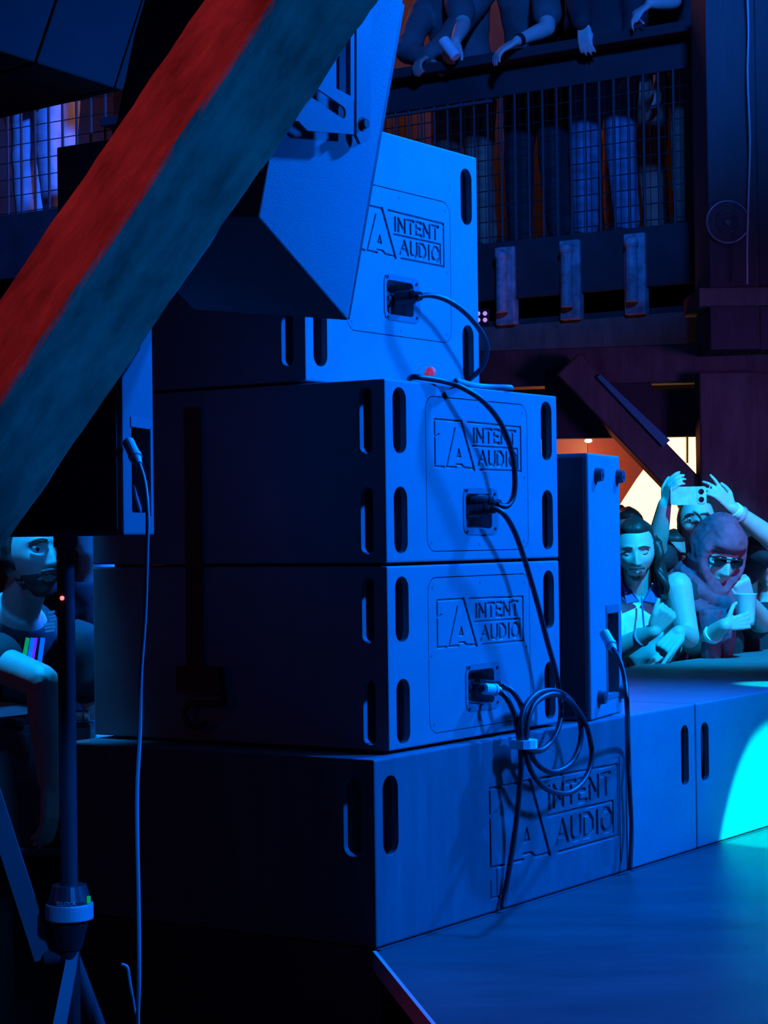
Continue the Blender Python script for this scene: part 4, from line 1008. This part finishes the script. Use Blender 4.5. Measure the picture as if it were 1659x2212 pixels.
for s_ in (-1, 1):
    pts = [nk+Vector((s_*.005, -.085, -.045)), nk+Vector((s_*.05, -.10, -.055)), nk+Vector((s_*.085, -.03, .0)), nk+Vector((s_*.07, .05, .045)), nk+Vector((s_*.06, .04, .065)), nk+Vector((s_*.065, -.035, .035)), nk+Vector((s_*.03, -.075, -.005))]
    prism(bm, pts, (s_*.006, -.008, .002))
c_ = obj('collar', bm, M['navy'], man); c_['label'] = 'navy blue collar'
bm = BM(); tube(bm, [nk+Vector((0, -.108, -.03)), nk+Vector((.002, -.128, -.10)), nk+Vector((.006, -.135, -.17))], .004, 6, 4); obj('placket', bm, M['navy'], man)
def around(name, a, b, f, r, w, m, parent, tt=.0025):
    a, b = Vector(a), Vector(b); c = a.lerp(b, f); d = (b-a).normalized(); bm = BM(); cyl(bm, c-d*w/2, c+d*w/2, r, r, 24)
    bmesh.ops.bevel(bm, geom=list(bm.edges), offset=tt, segments=2, profile=.5, affect='EDGES')
    return obj(name, bm, M[m], parent, None, None, True)
around('bracelet', g['elr'], g['wrr'], .72, .037, .010, 'pink', man)['label'] = 'pink bracelet'
# --- scarf wearer with sunglasses and cup
J = dict(feet=(P(1535, 1300, 8.4).x, 8.50, 0), pelvis=(P(1535, 1300, 8.3).x, 8.40, .92), neck=P(1533, 1282, 7.93), head=P(1547, 1203, 7.84), face=(.33, -1, -.30), hup=(.12, 0, 1),
    shr=P(1464, 1266, 7.76), shl=P(1598, 1320, 7.98), elr=P(1488, 1378, 7.72), wrr=P(1466, 1366, 7.56), ell=P(1500, 1398, 7.86), wrl=P(1566, 1350, 7.64),
    handr=(P(1424, 1414, 7.50)-P(1466, 1366, 7.56), (-.35, .3, -.9), ((4, 4, 4), (80, 80, 60), (85, 85, 60), (88, 85, 60)), 5, 2, 1, 1.06), handl=((1, .12, .16), (0.05, 1, 0), ((25, 70, 50), (25, 70, 50), (25, 70, 50), (25, 70, 50)), 60, 5, 1, .84))
hood, hm, g, _ = person('person', 'bare-armed person in mauve headscarf and dark sunglasses pointing down over the barrier', J, vox=.0044, top=('blackcloth', .012, .009), hairstyle=None, closed=False, sleeves='none', hsc=1.06)
n5, F5 = ico(5); x, y, z = n5[:, 0], n5[:, 1], n5[:, 2]
op = smoothstep(.50, .64, -y-.25*np.abs(z))*(1-smoothstep(.26, .40, z))
bm = BM(); co = mask_shell(n5, 1-op, 1.36, .86, .06, 22); add_np(bm, co, F5, hm)
rings = []
for (r, dz, t_, ph) in ((.112, -.115, .030, 0), (.128, -.150, .032, 1.1), (.118, -.185, .030, 2.1), (.098, -.085, .026, .5)):
    pts = [hm @ Vector((r*math.cos(R(a)), .03+r*.95*math.sin(R(a)), dz+.014*math.sin(R(a*2)+ph)+.03*math.sin(R(a)))) for a in range(0, 361, 20)]
    tube(bm, pts, t_, 10, 3)
tube(bm, [hm @ Vector(q_) for q_ in ((-.04, -.11, -.17), (-.03, -.135, -.26), (.0, -.13, -.36), (.01, -.12, -.44))], .04, 10, 4, (.045, .03))
tube(bm, [hm @ Vector(q_) for q_ in ((.02, -.115, -.18), (.045, -.13, -.26), (.06, -.12, -.34))], .03, 10, 4, (.04, .022))
remesh('headscarf', bm, .006, M['scarf'], hood, 2, .5, (.0045, 26))
bm = BM()
for s_ in (-1, 1): sphere(bm, hm @ Vector((s_*.033, -.094, .008)), .026, 3, (1, .25, .82), hm.to_3x3())
sg = obj('sunglasses', bm, M['glass'], hood, None, None, True)
bm = BM(); tube(bm, [hm @ Vector(q_) for q_ in ((-.075, -.02, .016), (-.060, -.085, .018), (-.02, -.104, .020), (.02, -.104, .020), (.060, -.085, .018), (.075, -.02, .016))], .003, 8, 4); obj('frame', bm, M['black'], sg)
around('wristband', g['ell'], g['wrl'], .62, .039, .022, 'band', hood)['label'] = 'pale paper wristband'
cq = P(1611, 1318, 7.70)
cp_ = thing('plastic_cup', 'pale plastic cup held up by the person in the mauve headscarf', 'cup', cq-Vector((0, 0, .058)))
bm = BM(); n = 28; prof = [(.030, 0), (.033, .02), (.042, .116), (.0445, .118), (.0435, .121), (.040, .118), (.031, .02), (.028, .004)]
rg_ = [[bm.verts.new((r*math.cos(2*math.pi*k/n), r*math.sin(2*math.pi*k/n), h)) for k in range(n)] for r, h in prof]
for a, b in zip(rg_, rg_[1:]):
    for k in range(n): bm.faces.new((a[k], a[(k+1) % n], b[(k+1) % n], b[k]))
bm.faces.new(list(reversed(rg_[0]))); bm.faces.new(rg_[-1]); obj('cup_body', bm, M['cup'], cp_, None, None, True)
bm = BM(); cyl(bm, (0, 0, .006), (0, 0, .075), .0285, .036, 24); obj('drink', bm, mat('drink', (.5, .5, .5), .2, alpha=.6), cp_)
# --- phone holder
J = dict(feet=(P(1520, 1300, 8.55).x, 8.6, 0), pelvis=(P(1520, 1300, 8.5).x, 8.55, .98), neck=P(1512, 1202, 8.40), head=P(1506, 1130, 8.30), face=(-.12, -1, .12),
    shr=P(1432, 1240, 8.40), shl=P(1600, 1235, 8.38), elr=P(1418, 1180, 8.18), wrr=P(1436, 1088, 8.06), ell=P(1668, 1165, 8.14), wrl=P(1582, 1098, 8.02),
    handr=(P(1450, 1046, 8.02)-P(1436, 1088, 8.06), (.9, .35, 0), (22, 26, 28, 30), 40, 4, 1, .9), handl=(P(1536, 1048, 8.0)-P(1580, 1097, 8.02), (-.5, .8, -.4), (4, 16, 22, 24), 45, 9, -1, .95))
ph_, hm, g, _ = person('person', 'person behind the headscarf wearer holding a phone up with both hands', J, vox=.0050, top=('blackcloth', .014, .010), hairstyle='short')
around('watch', g['ell'], g['wrl'], .92, .032, .026, 'band', ph_)['label'] = 'pale wristwatch'
around('wristband', g['ell'], g['wrl'], .80, .036, .010, 'pink', ph_)
pc_ = P(1487, 1071, 8.0)
pt = thing('phone', 'pale phone held up sideways filming above the crowd', 'phone', pc_, R(-4))
bm = BM(); prism(bm, [(x_, -.004, z_) for x_, z_ in rrect(-.070, .070, -.036, .036, .010)], (0, .008, 0)); obj('phone_body', bm, M['phone'], pt)
bm = BM(); prism(bm, [(x_, -.0065, z_) for x_, z_ in rrect(.034, .067, -.032, .033, .009)], (0, .003, 0)); ci = obj('camera_plate', bm, M['phone'], pt)
for dx, dz in ((.050, .016), (.050, -.015)):
    bm = BM(); cyl(bm, (dx, -.009, dz), (dx, -.006, dz), .0105, seg=20); cyl(bm, (dx, -.0095, dz), (dx, -.008, dz), .006, seg=14); obj('lens', bm, M['glass'], ci)
# --- others in the crowd
def crowd(px, py, Y, label, top='blackcloth', hair='short', skin='skin', face=(0, -1, 0), h=None, **kw):
    q = P(px, py, Y); hgt = h or (q.z+.10); J = standing(q.x, Y+.02, -math.pi/2, hgt+.0)
    dz = q.z-J['head'].z
    J['face'] = Vector(face)
    return person('person', label, J, vox=.0085, skin=skin, top=(top, .014, .013), hairstyle=hair, **kw)
crowd(1455, 1204, 8.75, 'person with long curly dark hair standing behind the white polo, face half hidden', hair='long', skin='skin_dim', top='scarf')
crowd(1357, 1150, 9.1, 'person whose hair top shows against the lit window behind the white polo', skin='skin_dim')
q = P(1668, 1215, 8.45); J = standing(q.x, 8.5, -math.pi/2-.3, q.z+.11)
J['elr'] = P(1650, 1345, 8.1); J['wrr'] = P(1616, 1296, 7.86); J['handr'] = (P(1602, 1258, 7.82)-P(1616, 1296, 7.86), (-.2, .9, .2), FIST, 30, 1, 1, 1.0)
person('person', 'shadowy person at the right edge raising a fist behind the plastic cup', J, vox=.0060, skin='skin', top=('blackcloth', .014, .010), hairstyle='short')
# --- bearded man at the left
J = dict(feet=(P(60, 1300, 5.35).x, 6.12, 0), pelvis=(P(60, 1300, 5.6).x, 6.02, .98), neck=P(38, 1312, 5.30), head=P(72, 1196, 5.22), face=(.62, -.78, .10), hup=(.02, 0, 1),
    shr=P(-85, 1400, 5.12), shl=P(170, 1395, 5.42), elr=P(92, 1472, 4.94), wrr=P(106, 1690, 4.98), ell=P(225, 1560, 5.45), wrl=P(190, 1700, 5.30),
    handr=((.02, -.05, -1), (-.8, .3, 0), (14, 16, 18, 20), 25, 3, 1, 1.0), handl=((-.1, -.2, -1), (-1, 0, 0), (15, 15, 15, 15), 25, 3, -1, 1.0))
lm, hm, g, _ = person('person', 'bearded person in a black tee behind the speaker stand, forearm hanging over the road case', J, vox=.0050, skin='skin', top=('blackcloth', .014, .010), hairstyle='short', beard='full', sl_len=.42)
lo_ = Vector(lm.location)
def strip(x0, y0, x1, y1, w, Y, m, name):
    a, b = P(x0, y0, Y)-lo_, P(x1, y1, Y)-lo_; d = (b-a).normalized(); s_ = d.cross(Vector((0, 1, 0)))*w/2; bm = BM(); prism(bm, [a+s_, a-s_, b-s_, b+s_], (0, .004, 0)); return obj(name, bm, M[m], lm)
for k, (m_, dx, ww) in enumerate((('screen1', 0, .010), ('screen3', 12, .010), ('screen2', 20, .007), ('screen3', 36, .011))):
    o_ = strip(48+dx, 1440, 58+dx*.9+2, 1378, ww, 5.02, m_, 'glowing_stick')
    o_['label'] = 'small glowing coloured stick'
M['print'] = mat('shirt_print', (.5, .7, .8), .6)
for (xa, ya, xb, yb) in ((104, 1324, 118, 1321), (106, 1333, 120, 1330), (108, 1340, 121, 1337), (95, 1350, 118, 1346), (96, 1357, 119, 1353), (98, 1364, 117, 1361)):
    strip(xa, ya, xb, yb, .006, 5.12, 'print', 'chest_print')
q = P(194, 1105, 6.1); J = standing(q.x+.02, 6.1, -math.pi/2-.5, q.z+.10)
person('person', 'person in dark clothes half hidden between the speaker stand and the stack', J, vox=.0085, top=('tee', .014, .013), hairstyle='short')
# --- people on the balcony, seen from the chest down
BY = math.atan2(-UX.y, -UX.x)
def balc(px, label, top='tee', trousers='jeans', arms=None, back=.42, sleeves='short', lean=.16, skin='skin', h=1.78, vox=.0090, hair='short', fz=ZFL):
    q = BP(px, 540)+UX*back; J = standing(q.x, q.y, BY, h, lean, fz)
    for k_, v_ in (arms or {}).items(): J[k_] = v_
    return person('person', label, J, vox=vox, skin=skin, top=(top, .016, .014), trousers=trousers, hairstyle=hair, sleeves=sleeves)
dn = Vector((0, 0, -1)); toward = -UX
b2, hm, g, _ = balc(1078, 'person in a baggy slate tee on the balcony rail, watched hand hanging over', 'tee', 'blackcloth', dict(
    shr=BP(985, -30, -.25), shl=BP(1180, -40, -.25), elr=BP(1000, 55, -.10), wrr=BP(985, 88, .10), ell=BP(1182, 62, -.02), wrl=BP(1118, 88, .16),
    handl=(BP(1090, 104, .20)-BP(1118, 88, .16), dn+UX*.5, (22, 24, 24, 24), 20, 7, -1, 1.05), handr=(BP(972, 112, .14)-BP(985, 88, .10), (-.2, .2, -1), (50, 50, 50, 50), 40, 3, 1, 1.0)), vox=.0068)
around('watch', g['ell'], g['wrl'], .93, .032, .026, 'black', b2)
cn = BP(971, 104, .20); bm = BM(); dv = (BP(958, 90, .2)-BP(984, 124, .2)).normalized()
cyl(bm, -dv*.058, dv*.052, .030, .030, 24); cyl(bm, dv*.052, dv*.060, .030, .025, 24); cyl(bm, -dv*.058, -dv*.064, .030, .024, 24)
can = thing('drink_can', 'pale drink can held tilted over the balcony rail', 'can', cn); obj('can_body', bm, M['white'], can)
bm = BM(); cyl(bm, dv*.0585, dv*.0615, .022, .022, 24); obj('can_lid', bm, M['black'], can)
b1, *_ = balc(915, 'person in dark long sleeves leaning on the balcony rail nearest the hung speaker', 'tee', 'tan', dict(
    elr=BP(880, 110, -.02), wrr=BP(915, 128, .08), ell=BP(965, 90, -.05), wrl=BP(928, 118, .08), handr=((.8, -.3, -.3), (0, 0, -1), CURL, 25, 3, 1, 1.0), handl=((-.6, -.4, -.5), (0, 0, -1), CURL, 25, 3, -1, 1.0)), sleeves='long', skin='skin_dim')
b3, *_ = balc(1225, 'person in dark top and blue jeans resting one hand over the balcony rail', 'blackcloth', 'jeans', dict(
    elr=BP(1245, -10, -.05), wrr=BP(1258, 48, .12), handr=(Vector((.08, -.12, -1)), UX, (14, 14, 14, 14), 15, 5, 1, 1.0)), sleeves='long', vox=.0068)
b4, *_ = balc(1452, 'person at the right end of the balcony stretching out a bare arm with a cigarette', 'blackcloth', 'tan', dict(
    elr=BP(1455, 2, .0), wrr=BP(1405, 8, .12), handr=(BP(1378, 26, .15)-BP(1405, 8, .12), (-.3, .3, -1), (25, 30, 50, 55), 20, 6, 1, 1.0)), vox=.0068)
cgp = BP(1384, 44, .18); bm = BM(); dv = (BP(1392, 53, .18)-BP(1377, 38, .18)).normalized(); cyl(bm, -dv*.022, dv*.018, .004, seg=10)
cg = thing('cigarette', 'reddish cigarette between fingers over the balcony rail', 'cigarette', cgp); obj('paper', bm, M['pink'], cg)
bm = BM(); cyl(bm, dv*.018, dv*.024, .0042, seg=10); obj('tip', bm, M['redtape'], cg)
balc(1190, 'person in tan trousers further back on the balcony behind the railing', 'blackcloth', 'tan', back=.95)
balc(1040, 'person in reddish tan trousers far back on the balcony', 'blackcloth', 'tan', back=1.2, skin='skin_dim')
balc(-38, 'person in pale blue jeans far along the balcony at the upper left', 'blackcloth', 'palejeans', back=.5, fz=ZU)
balc(-100, 'person beside them at the far left end of the balcony', 'blackcloth', 'palejeans', back=.9, fz=ZU)
